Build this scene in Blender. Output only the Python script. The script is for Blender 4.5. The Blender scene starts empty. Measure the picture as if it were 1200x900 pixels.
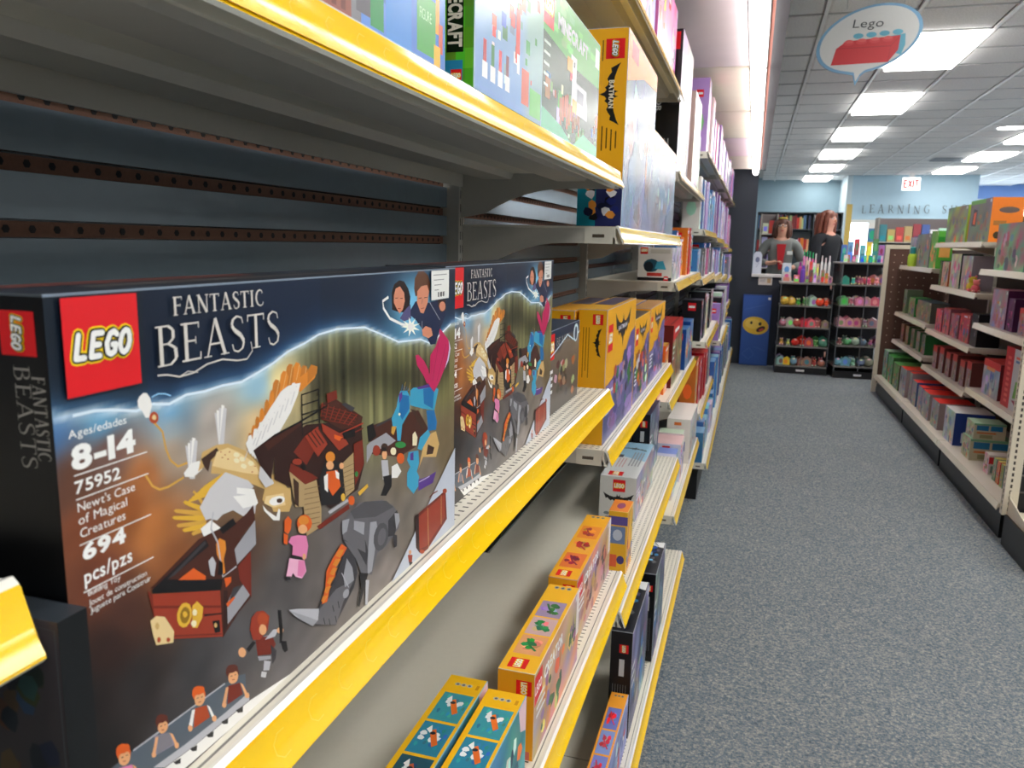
import bpy, math, random
from mathutils import Vector, Matrix, noise

# ------------------------------------------------------------------ scene, camera, world, exposure
sc = bpy.context.scene
COL = sc.collection
FLOOR = -1.25            # everything below is laid out with the eye level at z = 0; lifted by 1.25 m at the end
cam_d = bpy.data.cameras.new('camera')
cam = bpy.data.objects.new('camera', cam_d)
COL.objects.link(cam)
sc.camera = cam
cam_d.sensor_width = 36.0
cam_d.lens = 27.49
cam_d.clip_start = 0.01
cam_d.clip_end = 200
PITCH, YAW, ROLL = .1785384, .29223996, -.02189226
def cam_matrix():
    cp, sp, cy, sy, cr, sr = math.cos(PITCH), math.sin(PITCH), math.cos(YAW), math.sin(YAW), math.cos(ROLL), math.sin(ROLL)
    f = Vector((-sy*cp, cy*cp, -sp)); r = Vector((cy, sy, 0)); d = f.cross(r)
    r2 = r*cr + d*sr; d2 = -r*sr + d*cr
    return Matrix(((r2.x, -d2.x, -f.x, 0), (r2.y, -d2.y, -f.y, 0), (r2.z, -d2.z, -f.z, 1.25), (0, 0, 0, 1)))
cam.matrix_world = cam_matrix()
cam_d.dof.use_dof = True
cam_d.dof.focus_distance = 0.85
cam_d.dof.aperture_fstop = 18.0

W = bpy.data.worlds.new('daylight'); sc.world = W; W.use_nodes = True
W.node_tree.nodes['Background'].inputs[0].default_value = (.80, .90, 1, 1)
W.node_tree.nodes['Background'].inputs[1].default_value = 16.0
sc.view_settings.view_transform = 'Standard'
sc.view_settings.look = 'None'
sc.view_settings.exposure = 0.0
sc.view_settings.gamma = 1.0
sc.view_settings.use_curve_mapping = False
sc.cycles.use_denoising = True
sc.cycles.max_bounces = 8
sc.cycles.diffuse_bounces = 5
sc.cycles.sample_clamp_indirect = 6.0
PANEL_E = 12.8           # ceiling light diffusers
TUBE_E = 8.0            # canopy tubes over the left shelves

# ------------------------------------------------------------------ colour and materials
def lin(c):
    return tuple(((v/255)/12.92 if v/255 <= .04045 else (((v/255)+.055)/1.055)**2.4) for v in c[:3]) + (1.0,)
MAT = {}
def pmat(name, rough=.5, metal=0.0, spec=.5, noise_amt=0.0, noise_scale=60.0, bump=0.0, coat=0.0, alpha=1.0, trans=0.0):
    """a painted / printed surface: colour from the piece itself, fine procedural grain on top"""
    m = bpy.data.materials.new(name); m.use_nodes = True
    nt = m.node_tree; b = nt.nodes['Principled BSDF']
    at = nt.nodes.new('ShaderNodeAttribute'); at.attribute_name = 'Col'
    src = at.outputs['Color']
    tc = nt.nodes.new('ShaderNodeTexCoord')
    nz = nt.nodes.new('ShaderNodeTexNoise'); nz.inputs['Scale'].default_value = noise_scale; nz.inputs['Detail'].default_value = 3
    nt.links.new(tc.outputs['Object'], nz.inputs['Vector'])
    if noise_amt:
        mr = nt.nodes.new('ShaderNodeMapRange')
        mr.inputs['To Min'].default_value = 1-noise_amt; mr.inputs['To Max'].default_value = 1+noise_amt
        nt.links.new(nz.outputs['Fac'], mr.inputs['Value'])
        mx = nt.nodes.new('ShaderNodeVectorMath'); mx.operation = 'SCALE'
        nt.links.new(src, mx.inputs[0]); nt.links.new(mr.outputs[0], mx.inputs['Scale'])
        src = mx.outputs[0]
    nt.links.new(src, b.inputs['Base Color'])
    if bump:
        bp = nt.nodes.new('ShaderNodeBump'); bp.inputs['Strength'].default_value = bump; bp.inputs['Distance'].default_value = .002
        nt.links.new(nz.outputs['Fac'], bp.inputs['Height']); nt.links.new(bp.outputs[0], b.inputs['Normal'])
    b.inputs['Roughness'].default_value = rough; b.inputs['Metallic'].default_value = metal
    b.inputs['Specular IOR Level'].default_value = spec
    b.inputs['Coat Weight'].default_value = coat; b.inputs['Coat Roughness'].default_value = .12
    if trans: b.inputs['Transmission Weight'].default_value = trans; b.inputs['IOR'].default_value = 1.1
    if alpha < 1: b.inputs['Alpha'].default_value = alpha
    MAT[name] = m
    return m
pmat('carton', .36, spec=.32, noise_amt=.05, noise_scale=35, bump=.06)
pmat('carton_gloss', .24, spec=.42, noise_amt=.04, noise_scale=25, bump=.10)
pmat('enamel', .38, noise_amt=.03, noise_scale=90, bump=.03)
pmat('rail_plastic', .11, spec=.7, noise_amt=.02, noise_scale=20, bump=.008)
pmat('slat_laminate', .22, spec=.55, noise_amt=.08, noise_scale=40, bump=.03)
pmat('hardboard', .8, noise_amt=.2, noise_scale=300, bump=.1)
pmat('wall_paint', .75, noise_amt=.04, noise_scale=8, bump=.02)
pmat('black_plastic', .35, noise_amt=.1, noise_scale=50)
pmat('cloth', .9, noise_amt=.15, noise_scale=80, bump=.3)
pmat('skin', .55, noise_amt=.05, noise_scale=30)
pmat('hair', .5, noise_amt=.3, noise_scale=60, bump=.4)
pmat('plush', .85, noise_amt=.15, noise_scale=90, bump=.3)
pmat('acrylic', .08, spec=.6, alpha=.16)
def emat(name, col, e):
    m = bpy.data.materials.new(name); m.use_nodes = True
    b = m.node_tree.nodes['Principled BSDF']
    b.inputs['Base Color'].default_value = (.9, .9, .9, 1)
    b.inputs['Emission Color'].default_value = col; b.inputs['Emission Strength'].default_value = e
    MAT[name] = m
emat('diffuser_glow', (1, .985, .95, 1), PANEL_E)
emat('tube_glow', (1, .98, .96, 1), TUBE_E)
emat('sign_glow', (1, .95, .92, 1), 1.6)
def glassmat():
    m = bpy.data.materials.new('window_glass'); m.use_nodes = True
    nt = m.node_tree; b = nt.nodes['Principled BSDF']
    b.inputs['Base Color'].default_value = (.95, .98, 1, 1); b.inputs['Roughness'].default_value = .02
    b.inputs['Transmission Weight'].default_value = 1; b.inputs['IOR'].default_value = 1.02
    MAT['window_glass'] = m
glassmat()
def carpet():
    m = bpy.data.materials.new('carpet'); m.use_nodes = True
    nt = m.node_tree; b = nt.nodes['Principled BSDF']; N = nt.nodes.new; L = nt.links.new
    tc = N('ShaderNodeTexCoord')
    n1 = N('ShaderNodeTexNoise'); n1.inputs['Scale'].default_value = 135; n1.inputs['Detail'].default_value = 5; n1.inputs['Roughness'].default_value = .75
    r1 = N('ShaderNodeValToRGB'); cr = r1.color_ramp
    cr.elements[0].position = .34; cr.elements[0].color = lin((70, 80, 90))
    cr.elements[1].position = .68; cr.elements[1].color = lin((184, 184, 180))
    e = cr.elements.new(.45); e.color = lin((104, 117, 128))
    e = cr.elements.new(.52); e.color = lin((126, 131, 134))
    e = cr.elements.new(.58); e.color = lin((150, 149, 142))
    n2 = N('ShaderNodeTexNoise'); n2.inputs['Scale'].default_value = 1.4; n2.inputs['Detail'].default_value = 3
    mr = N('ShaderNodeMapRange'); mr.inputs['To Min'].default_value = .86; mr.inputs['To Max'].default_value = 1.12
    sv = N('ShaderNodeVectorMath'); sv.operation = 'SCALE'
    v = N('ShaderNodeTexVoronoi'); v.inputs['Scale'].default_value = 240
    bp = N('ShaderNodeBump'); bp.inputs['Strength'].default_value = .5; bp.inputs['Distance'].default_value = .004
    for n in (n1, n2, v): L(tc.outputs['Object'], n.inputs['Vector'])
    L(n1.outputs['Fac'], r1.inputs['Fac']); L(n2.outputs['Fac'], mr.inputs['Value'])
    L(r1.outputs['Color'], sv.inputs[0]); L(mr.outputs[0], sv.inputs['Scale']); L(sv.outputs[0], b.inputs['Base Color'])
    L(v.outputs['Distance'], bp.inputs['Height']); L(bp.outputs[0], b.inputs['Normal'])
    b.inputs['Roughness'].default_value = .95; b.inputs['Specular IOR Level'].default_value = .1
    MAT['carpet'] = m
carpet()
def tilemat():
    m = bpy.data.materials.new('ceiling_tile'); m.use_nodes = True
    nt = m.node_tree; b = nt.nodes['Principled BSDF']; N = nt.nodes.new; L = nt.links.new
    tc = N('ShaderNodeTexCoord'); n1 = N('ShaderNodeTexNoise'); n1.inputs['Scale'].default_value = 90; n1.inputs['Detail'].default_value = 5
    r = N('ShaderNodeValToRGB'); r.color_ramp.elements[0].position = .3; r.color_ramp.elements[0].color = lin((222, 220, 218))
    r.color_ramp.elements[1].position = .6; r.color_ramp.elements[1].color = lin((246, 244, 242))
    bp = N('ShaderNodeBump'); bp.inputs['Strength'].default_value = .3; bp.inputs['Distance'].default_value = .003
    L(tc.outputs['Object'], n1.inputs['Vector']); L(n1.outputs['Fac'], r.inputs['Fac']); L(r.outputs[0], b.inputs['Base Color'])
    L(n1.outputs['Fac'], bp.inputs['Height']); L(bp.outputs[0], b.inputs['Normal']); b.inputs['Roughness'].default_value = .9
    MAT['ceiling_tile'] = m
tilemat()

# ------------------------------------------------------------------ mesh building
class MB:
    def __init__(s): s.v = []; s.f = []; s.c = []; s.m = []
    def face(s, idx, col, mi=0): s.f.append(tuple(idx)); s.c.append(col); s.m.append(mi)
    def poly(s, pts, col, mi=0):
        n = len(s.v); s.v += [tuple(p) for p in pts]; s.face(range(n, n+len(pts)), col, mi); return s
    def box(s, x0, y0, z0, x1, y1, z1, col, mi=0, cols=None):
        n = len(s.v)
        s.v += [(x0,y0,z0),(x1,y0,z0),(x1,y1,z0),(x0,y1,z0),(x0,y0,z1),(x1,y0,z1),(x1,y1,z1),(x0,y1,z1)]
        F = [(0,3,2,1),(4,5,6,7),(0,1,5,4),(2,3,7,6),(1,2,6,5),(3,0,4,7)]   # bottom top -y +y +x -x
        for i, f in enumerate(F): s.face([n+k for k in f], cols[i] if cols else col, mi)
        return s
    def prism(s, prof, y0, y1, col, axis='y', mi=0):
        """prof: list of 2-D points; extruded along y (prof = x,z), x (prof = y,z) or z (prof = x,y)"""
        n = len(s.v); k = len(prof)
        def P(p, t): return (p[0], t, p[1]) if axis == 'y' else ((t, p[0], p[1]) if axis == 'x' else (p[0], p[1], t))
        s.v += [P(p, y0) for p in prof] + [P(p, y1) for p in prof]
        for i in range(k):
            j = (i+1) % k; s.face((n+i, n+j, n+k+j, n+k+i), col, mi)
        s.face([n+i for i in range(k)][::-1], col, mi); s.face([n+k+i for i in range(k)], col, mi)
        return s
    def lathe(s, prof, cx, cy, col, seg=12, mi=0, cols=None, cap=True):
        """prof: (r, z) from bottom to top"""
        n = len(s.v)
        for r, z in prof:
            for i in range(seg):
                a = 2*math.pi*i/seg; s.v.append((cx+r*math.cos(a), cy+r*math.sin(a), z))
        for j in range(len(prof)-1):
            for i in range(seg):
                i2 = (i+1) % seg
                s.face((n+j*seg+i, n+j*seg+i2, n+(j+1)*seg+i2, n+(j+1)*seg+i), cols[j] if cols else col, mi)
        if cap:
            s.face([n+i for i in range(seg)][::-1], cols[0] if cols else col, mi)
            s.face([n+(len(prof)-1)*seg+i for i in range(seg)], cols[-1] if cols else col, mi)
        return s
    def tube(s, pts, r, col, seg=6, mi=0):
        n = len(s.v); P = [Vector(p) for p in pts]
        for k, p in enumerate(P):
            d = (P[min(k+1, len(P)-1)] - P[max(k-1, 0)]).normalized()
            a = d.cross(Vector((0, 0, 1)))
            if a.length < .01: a = d.cross(Vector((1, 0, 0)))
            a.normalize(); b = d.cross(a); rr = r[k] if isinstance(r, (list, tuple)) else r
            for i in range(seg):
                t = 2*math.pi*i/seg; s.v.append(tuple(p + a*rr*math.cos(t) + b*rr*math.sin(t)))
        for k in range(len(P)-1):
            for i in range(seg):
                i2 = (i+1) % seg; s.face((n+k*seg+i, n+k*seg+i2, n+(k+1)*seg+i2, n+(k+1)*seg+i), col, mi)
        s.face([n+i for i in range(seg)][::-1], col, mi); s.face([n+(len(P)-1)*seg+i for i in range(seg)], col, mi)
        return s
    def ball(s, c, r, col, seg=10, rings=7, sq=(1,1,1), mi=0, wob=0, seed=0):
        n = len(s.v)
        for j in range(1, rings):
            t = math.pi*j/rings
            for i in range(seg):
                a = 2*math.pi*i/seg; d = Vector((math.sin(t)*math.cos(a), math.sin(t)*math.sin(a), math.cos(t)))
                w = 1 + (wob*noise.noise(d*1.7+Vector((seed, seed*.7, 0))) if wob else 0)
                s.v.append((c[0]+d.x*r*sq[0]*w, c[1]+d.y*r*sq[1]*w, c[2]+d.z*r*sq[2]*w))
        s.v += [(c[0], c[1], c[2]+r*sq[2]), (c[0], c[1], c[2]-r*sq[2])]
        for j in range(rings-2):
            for i in range(seg):
                i2 = (i+1) % seg; s.face((n+j*seg+i, n+(j+1)*seg+i, n+(j+1)*seg+i2, n+j*seg+i2), col, mi)
        top = len(s.v)-2; bot = top+1
        for i in range(seg):
            i2 = (i+1) % seg; s.face((n+i, n+i2, top), col, mi); s.face((n+(rings-2)*seg+i2, n+(rings-2)*seg+i, bot), col, mi)
        return s
    def mesh(s, name, mats, smooth=False):
        me = bpy.data.meshes.new(name); me.from_pydata(s.v, [], s.f)
        ca = me.color_attributes.new('Col', 'FLOAT_COLOR', 'CORNER')
        buf = []; cache = {}
        for f, c in zip(s.f, s.c):
            if isinstance(c, list):                       # one colour per corner
                for q in c:
                    q = tuple(q); buf.extend(cache.setdefault(q, lin(q)))
            else:
                q = tuple(c); buf.extend(cache.setdefault(q, lin(q))*len(f))
        ca.data.foreach_set('color', buf)
        me.polygons.foreach_set('material_index', s.m)
        if smooth: me.polygons.foreach_set('use_smooth', [True]*len(s.f))
        for m in (mats if isinstance(mats, (list, tuple)) else [mats]): me.materials.append(MAT[m])
        me.update(); return me
    def build(s, name, mats, parent=None, loc=(0,0,0), rz=0, smooth=False):
        o = bpy.data.objects.new(name, s.mesh(name, mats, smooth)); COL.objects.link(o)
        o.location = loc; o.rotation_euler[2] = rz
        if parent: o.parent = parent
        return o
LABELS = {}
def tag(o, label, cat, group=None, kind=None):
    if label:
        k = LABELS.get(label, 0); LABELS[label] = k+1
        o['label'] = label
    if cat: o['category'] = cat
    if group: o['group'] = group
    if kind: o['kind'] = kind
    return o
def empty(name, loc, label, cat, group=None, rz=0):
    o = bpy.data.objects.new(name, None); COL.objects.link(o); o.empty_display_size = .1
    o.location = loc; o.rotation_euler[2] = rz
    return tag(o, label, cat, group)
def struct(o): o['kind'] = 'structure'; return o
def copy_tree(o, parent=None):
    c = o.copy(); COL.objects.link(c); c.parent = parent
    for ch in KIDS.get(o.name, []): copy_tree(ch, c)
    return c
KIDS = {}

# ------------------------------------------------------------------ lettering
GLYPH = {}
def make_glyphs():
    chars = "ABCDEFGHIJKLMNOPQRSTUVWXYZabcdefghijklmnopqrstuvwxyz0123456789-/'.+!"
    obs = []
    for off in (0.0, .018, .045, .07, .12, .18):
        cs = 'LEGO' if off > .05 else chars
        for ch in cs:
            cu = bpy.data.curves.new('g', 'FONT'); cu.body = ch; cu.size = 1; cu.offset = off; cu.resolution_u = 3
            o = bpy.data.objects.new('g', cu); COL.objects.link(o); obs.append((ch, off, o))
    bpy.context.view_layer.update()
    dg = bpy.context.evaluated_depsgraph_get()
    for ch, off, o in obs:
        ev = o.evaluated_get(dg); me = ev.to_mesh()
        vs = [(v.co.x, v.co.y) for v in me.vertices]; fs = [tuple(p.vertices) for p in me.polygons]
        x0 = min([v[0] for v in vs] or [0]); x1 = max([v[0] for v in vs] or [.3])
        GLYPH[(ch, off)] = ([(x, y) for x, y in vs], fs, x0, x1)
        ev.to_mesh_clear()
    for _, _, o in obs:
        cu = o.data; bpy.data.objects.remove(o); bpy.data.curves.remove(cu)
make_glyphs()
CAP = .69      # cap height of the built-in face at size 1
class Art:
    """flat print: coloured shapes laid over one another on a face, u to the right, v up, in metres"""
    STEP = .00005
    def __init__(s): s.items = []; s.layer = 0
    def poly(s, col, pts): s.layer += 1; s.items.append((s.layer, [(list(pts), col)])); return s
    def rect(s, col, u0, v0, u1, v1): return s.poly(col, [(u0,v0),(u1,v0),(u1,v1),(u0,v1)])
    def ell(s, col, cu, cv, ru, rv, n=14, rot=0):
        c, q = math.cos(rot), math.sin(rot)
        return s.poly(col, [(cu+ru*math.cos(a)*c-rv*math.sin(a)*q, cv+ru*math.cos(a)*q+rv*math.sin(a)*c) for a in [2*math.pi*i/n for i in range(n)]])
    def line(s, col, w, pts):
        s.layer += 1; L = []; N = []; n = len(pts)
        for i in range(n):
            (a, b), (c, d) = pts[max(i-1, 0)], pts[min(i+1, n-1)]
            l = math.hypot(c-a, d-b) or 1e-9; N.append((-(d-b)/l*w/2, (c-a)/l*w/2))
        for i in range(n-1):
            (a, b), (c, d) = pts[i], pts[i+1]; (p, q), (r, t) = N[i], N[i+1]
            L.append(([(a-p,b-q),(c-r,d-t),(c+r,d+t),(a+p,b+q)], col))
        s.items.append((s.layer, L)); return s
    def text(s, col, u, v, string, h, width=None, bold=0.0, gap=.07, rot=0, shear=0.0, align='l', lay=None):
        """h = cap height; rot = 0, 90 or -90 degrees"""
        s.layer += 1; L = []; x = 0; k = h/CAP; out = []
        for ch in string:
            if ch == ' ' or (ch, bold) not in GLYPH: x += .3; continue
            vs, fs, x0, x1 = GLYPH[(ch, bold)]
            if lay is not None: x0, x1 = GLYPH[(ch, lay)][2:]; x += 0
            out.append((x-x0, vs, fs)); x += (x1-x0)+gap-(bold*.6 if lay is None else 0)
        total = max(x-gap, .01); sx = (width/total) if width else k
        ca, sa = math.cos(math.radians(rot)), math.sin(math.radians(rot))
        off = -total*sx/2 if align == 'c' else 0
        for dx, vs, fs in out:
            for f in fs:
                pts = []
                for i in f:
                    a = (vs[i][0]+dx)*sx + off + vs[i][1]*k*shear; b = vs[i][1]*k
                    pts.append((u+a*ca-b*sa, v+a*sa+b*ca))
                L.append((pts, col))
        s.items.append((s.layer, L)); return s
    def grid(s, func, u0, v0, u1, v1, nx, ny):
        s.layer += 1; L = []
        g = [[func(u0+(u1-u0)*i/nx, v0+(v1-v0)*j/ny) for i in range(nx+1)] for j in range(ny+1)]
        for j in range(ny):
            for i in range(nx):
                a, b = u0+(u1-u0)*i/nx, v0+(v1-v0)*j/ny; c, d = u0+(u1-u0)*(i+1)/nx, v0+(v1-v0)*(j+1)/ny
                L.append(([(a,b),(c,b),(c,d),(a,d)], [g[j][i], g[j][i+1], g[j+1][i+1], g[j+1][i]]))
        s.items.append((s.layer, L)); return s
    def build(s, name, parent, O, U, V, mat='carton', clip=None):
        O, U, V = Vector(O), Vector(U), Vector(V); Nn = U.cross(V).normalized(); mb = MB()
        boxes = []
        for _, L in s.items:
            xs = [p[0] for q, _c in L for p in q] or [0]; ys = [p[1] for q, _c in L for p in q] or [0]
            b = (min(xs), min(ys), max(xs), max(ys)); lay = 1
            for (o, l) in boxes:
                if l >= lay and o[0] < b[2] and o[2] > b[0] and o[1] < b[3] and o[3] > b[1]: lay = l+1
            boxes.append((b, lay))
        for (_b, lay), (_, L) in zip(boxes, s.items):
            for pts, col in L:
                if clip: pts = [(min(max(p[0], 0), clip[0]), min(max(p[1], 0), clip[1])) for p in pts]
                ar = sum(pts[i-1][0]*pts[i][1]-pts[i][0]*pts[i-1][1] for i in range(len(pts)))
                if abs(ar) < 1e-9: continue
                if ar < 0:
                    pts = pts[::-1]
                    if isinstance(col, list): col = col[::-1]
                mb.poly([tuple(O + U*p[0] + V*p[1] + Nn*(.00012+lay*s.STEP)) for p in pts], col)
        return mb.build(name, mat, parent)

BUB = [[[(0,1),(0,0),(.40,0)]], [[(.44,1),(0,1),(0,0),(.44,0)],[(0,.5),(.36,.5)]],
       [[(.48,.86),(.32,1),(.12,.92),(0,.5),(.1,.1),(.28,0),(.46,.1),(.48,.42),(.30,.42)]],
       [[(.25+.25*math.cos(q*.5236), .5+.5*math.sin(q*.5236)) for q in range(13)]]]
RED = (226, 26, 34); WHITE = (245, 245, 242); YEL = (250, 196, 20); BLK = (18, 18, 20); ORA = (236, 122, 30)
def logo(a, u, v, s, detail=2, rot=0):
    """red square badge with the four rounded white letters, (u, v) its lower left corner, s its side"""
    a.rect(RED, u, v, u+s, v+s)
    cu, cv = u+s/2, v+s/2; h = s*.30
    if rot:  base = (cu - h/2, cv) if rot == -90 else (cu + h/2, cv)
    else: base = (cu, cv-h/2)
    if detail >= 2:
        hh = s*.235; kx = s*.262; th = math.radians(rot); ct, st_ = math.cos(th), math.sin(th)
        for col, wd in (((250, 215, 20), .62), (BLK, .45), (WHITE, .27)):
            for li, strokes in enumerate(BUB):
                for pl in strokes:
                    P = []
                    for x, y in pl:
                        px = (x+li*.70-1.30)*kx+(y-.5)*hh*.22; py = (y-.5)*hh
                        P.append((cu+px*ct-py*st_, cv+px*st_+py*ct))
                    w2 = wd*hh/2
                    for (p, q), (r_, t_) in zip(P, P[1:]):
                        l = math.hypot(r_-p, t_-q) or 1e-9; nx, ny = -(t_-q)/l*w2, (r_-p)/l*w2
                        a.poly(col, [(p-nx,q-ny),(r_-nx,t_-ny),(r_+nx,t_+ny),(p+nx,q+ny)])
                    for p, q in P: a.poly(col, [(p+w2*math.cos(z*.7854), q+w2*math.sin(z*.7854)) for z in range(8)])
    elif detail == 1:
        a.text((250, 215, 20), base[0], base[1], 'LEGO', h, width=s*.82, bold=.18, gap=.02, rot=rot, align='c')
        a.text(WHITE, base[0], base[1], 'LEGO', h, width=s*.78, bold=.045, gap=.05, rot=rot, align='c')
    else:
        if rot: a.rect(WHITE, cu-s*.14, v+s*.12, cu+s*.14, v+s*.88)
        else: a.rect(WHITE, u+s*.12, cv-s*.14, u+s*.88, cv+s*.14)
BH = [(0,.18),(.05,.18),(.09,.34),(.14,.13),(.35,.10),(.62,.16),(.9,.28),(1.12,.42),(1.02,.2),(.93,-.04),(.78,.0),(.66,-.12),(.54,-.2),(.44,-.12),(.33,-.16),(.24,-.30),(.16,-.22),(.08,-.30),(0,-.55)]
BAT = BH + [(-x, y) for x, y in BH[-2:0:-1]]
def wing_emblem(a, col, cu, cv, s, rot=0, sy=1.0):
    c, q = math.cos(math.radians(rot)), math.sin(math.radians(rot))
    a.poly(col, [(cu + x*s*c - y*s*sy*q, cv + x*s*q + y*s*sy*c) for x, y in BAT])
# serif capitals drawn as pen strokes: (x0, y0, x1, y1, width)
SER = {
 'F': (.62, [(.18,0,.18,1,.16),(.05,.97,.62,.97,.06),(.18,.53,.5,.53,.06),(.03,.02,.34,.02,.04),(.6,.82,.6,1,.05),(.5,.45,.5,.62,.04)]),
 'A': (.86, [(.12,0,.42,1.02,.07),(.42,1.02,.74,0,.16),(.22,.34,.62,.34,.06),(0,.02,.26,.02,.04),(.58,.02,.88,.02,.04)]),
 'N': (.86, [(.15,0,.15,1,.07),(.13,1,.7,0,.16),(.72,0,.72,1,.07),(.02,.02,.28,.02,.04),(0,.98,.2,.98,.04),(.6,.98,.86,.98,.04)]),
 'T': (.72, [(.36,0,.36,.98,.16),(.02,.97,.7,.97,.06),(.02,.8,.04,1,.05),(.68,.8,.68,1,.05),(.2,.02,.52,.02,.04)]),
 'S': (.58, [(.5,.78,.46,.94,.05),(.46,.94,.28,1,.06),(.28,1,.12,.92,.08),(.12,.92,.07,.76,.12),(.07,.76,.16,.62,.14),(.16,.62,.4,.45,.16),(.4,.45,.5,.28,.15),(.5,.28,.44,.08,.1),(.44,.08,.26,0,.06),(.26,0,.1,.06,.06),(.1,.06,.05,.24,.05)]),
 'I': (.36, [(.18,0,.18,1,.16),(.02,.98,.34,.98,.04),(.02,.02,.34,.02,.04)]),
 'C': (.72, [(.66,.76,.62,.92,.05),(.62,.92,.42,1,.07),(.42,1,.2,.88,.1),(.2,.88,.09,.62,.14),(.09,.62,.1,.36,.15),(.1,.36,.22,.1,.12),(.22,.1,.44,0,.08),(.44,0,.62,.08,.06),(.62,.08,.68,.24,.05)]),
 'B': (.68, [(.18,0,.18,1,.16),(.03,.98,.4,.98,.05),(.4,.98,.54,.88,.09),(.54,.88,.54,.66,.13),(.54,.66,.38,.54,.07),(.18,.54,.38,.54,.05),(.38,.54,.58,.42,.09),(.58,.42,.6,.16,.15),(.6,.16,.42,.02,.08),(.03,.02,.42,.02,.05)]),
 'E': (.66, [(.18,0,.18,1,.16),(.03,.97,.6,.97,.06),(.18,.52,.48,.52,.06),(.03,.03,.6,.03,.06),(.59,.84,.59,1,.05),(.48,.43,.48,.62,.04),(.62,0,.64,.2,.05)]),
}
def serif(a, col, u, v, string, h, width, light=None, wk=1.0):
    tot = sum(SER[c][0]+.08 for c in string)-.08; k = width/tot; x = u
    for c in string:
        w, st = SER[c]
        for (x0, y0, x1, y1, t) in st:
            a.line(col, t*h*.8*wk, [(x+x0*k, v+y0*h), (x+x1*k, v+y1*h)])
            if light and t > .11: a.line(light, t*h*.3*wk, [(x+x0*k, v+y0*h+(y1-y0)*h*.08), (x+x1*k, v+y1*h-(y1-y0)*h*.08)])
        x += (w+.08)*k

# ------------------------------------------------------------------ the room
CEIL = 1.62
def quadbox(name, x0, y0, z0, x1, y1, z1, col, mat='wall_paint'):
    return struct(MB().box(x0-x0, 0, 0, x1-x0, y1-y0, z1-z0, col).build(name, mat, loc=(x0, y0, z0)))
BLUEW = (136, 160, 172)
quadbox('floor', -.72, -4, FLOOR-.1, 7.2, 24, FLOOR, (128, 128, 128), 'carpet')
ceiling = quadbox('ceiling', -.72, -4, CEIL+.06, 7.2, 24, CEIL+.16, (205, 204, 200))
quadbox('wall_left', -.82, -4, FLOOR, -.72, 24, CEIL+.16, (190, 192, 196))
quadbox('wall_right', 7.2, -4, FLOOR, 7.3, 24, CEIL+.16, (196, 204, 210))
quadbox('wall_front', -.82, -4.1, FLOOR, 7.3, -4, CEIL+.16, (112, 114, 118))
quadbox('wall_back', -.72, 20.5, FLOOR, 1.92, 20.6, CEIL+.06, BLUEW)
quadbox('wall_back_return', 1.86, 19.0, FLOOR, 1.96, 20.5, CEIL+.06, (196, 212, 220))
hd = quadbox('wall_header', 1.96, 19.0, .66, 4.42, 19.12, CEIL+.06, (176, 204, 220))
quadbox('trim_1', 1.96, 18.96, .60, 4.42, 19.14, .665, (225, 226, 222))
# storefront at the back right: sill, lintel, windows with mullions
quadbox('wall_storefront_lintel', 1.92, 22.0, 1.30, 7.2, 22.12, CEIL+.06, (120, 150, 205))
quadbox('wall_storefront_sill', 1.92, 22.0, FLOOR, 7.2, 22.12, -.55, (170, 180, 190))
quadbox('wall_storefront_side', 1.92, 20.6, FLOOR, 2.0, 22.0, CEIL+.06, (180, 192, 200))
for i, x in enumerate((2.0, 3.3, 4.6, 5.9)):
    w = struct(MB().box(.03, .045, .03, 1.27, .055, 1.82, (255,255,255)).build('window_%d' % (i+1), 'window_glass', loc=(x, 22.0, -.55)))
    fr = MB()
    for b in ((0,0,0,1.3,.1,.04),(0,0,1.81,1.3,.1,1.85),(0,0,.04,.04,.1,1.81),(1.26,0,.04,1.3,.1,1.81)): fr.box(*b, (210, 212, 214))
    fr.build('window_frame', 'enamel', w)
# pillar, half wall and its ledge at the end of the left shelves
quadbox('wall_pillar', -.72, 8.86, FLOOR, -.005, 9.06, CEIL+.06, (46, 52, 62))
quadbox('wall_half', -.005, 8.86, FLOOR, .30, 9.02, -.30, (46, 52, 62))
quadbox('trim_2', -.005, 8.83, -.30, .30, 9.05, -.272, (214, 214, 210))
# valance board and lighting canopy over the left shelves
quadbox('wall_valance', .012, -4, .80, .058, 8.86, CEIL+.06, (84, 82, 86))
quadbox('trim_3', .0, -4, .812, .012, 8.86, .99, (196, 128, 112))
pan_cols = [(236, 218, 224), (238, 218, 226), (238, 218, 226), (236, 220, 222), (236, 228, 208), (236, 228, 208), (236, 216, 222), (236, 228, 212)]
canopy = quadbox('wall_canopy', -.72, -4, .86, .012, 8.86, .88, (190, 186, 184))
for i in range(8):
    y0 = -1.005 + 1.22*i
    MB().box(.002, .004, 0, .622, 1.212, .02, pan_cols[i]).build('canopy_panel', 'wall_paint', canopy, loc=(.0+.018, y0+4, -.052))
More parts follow.
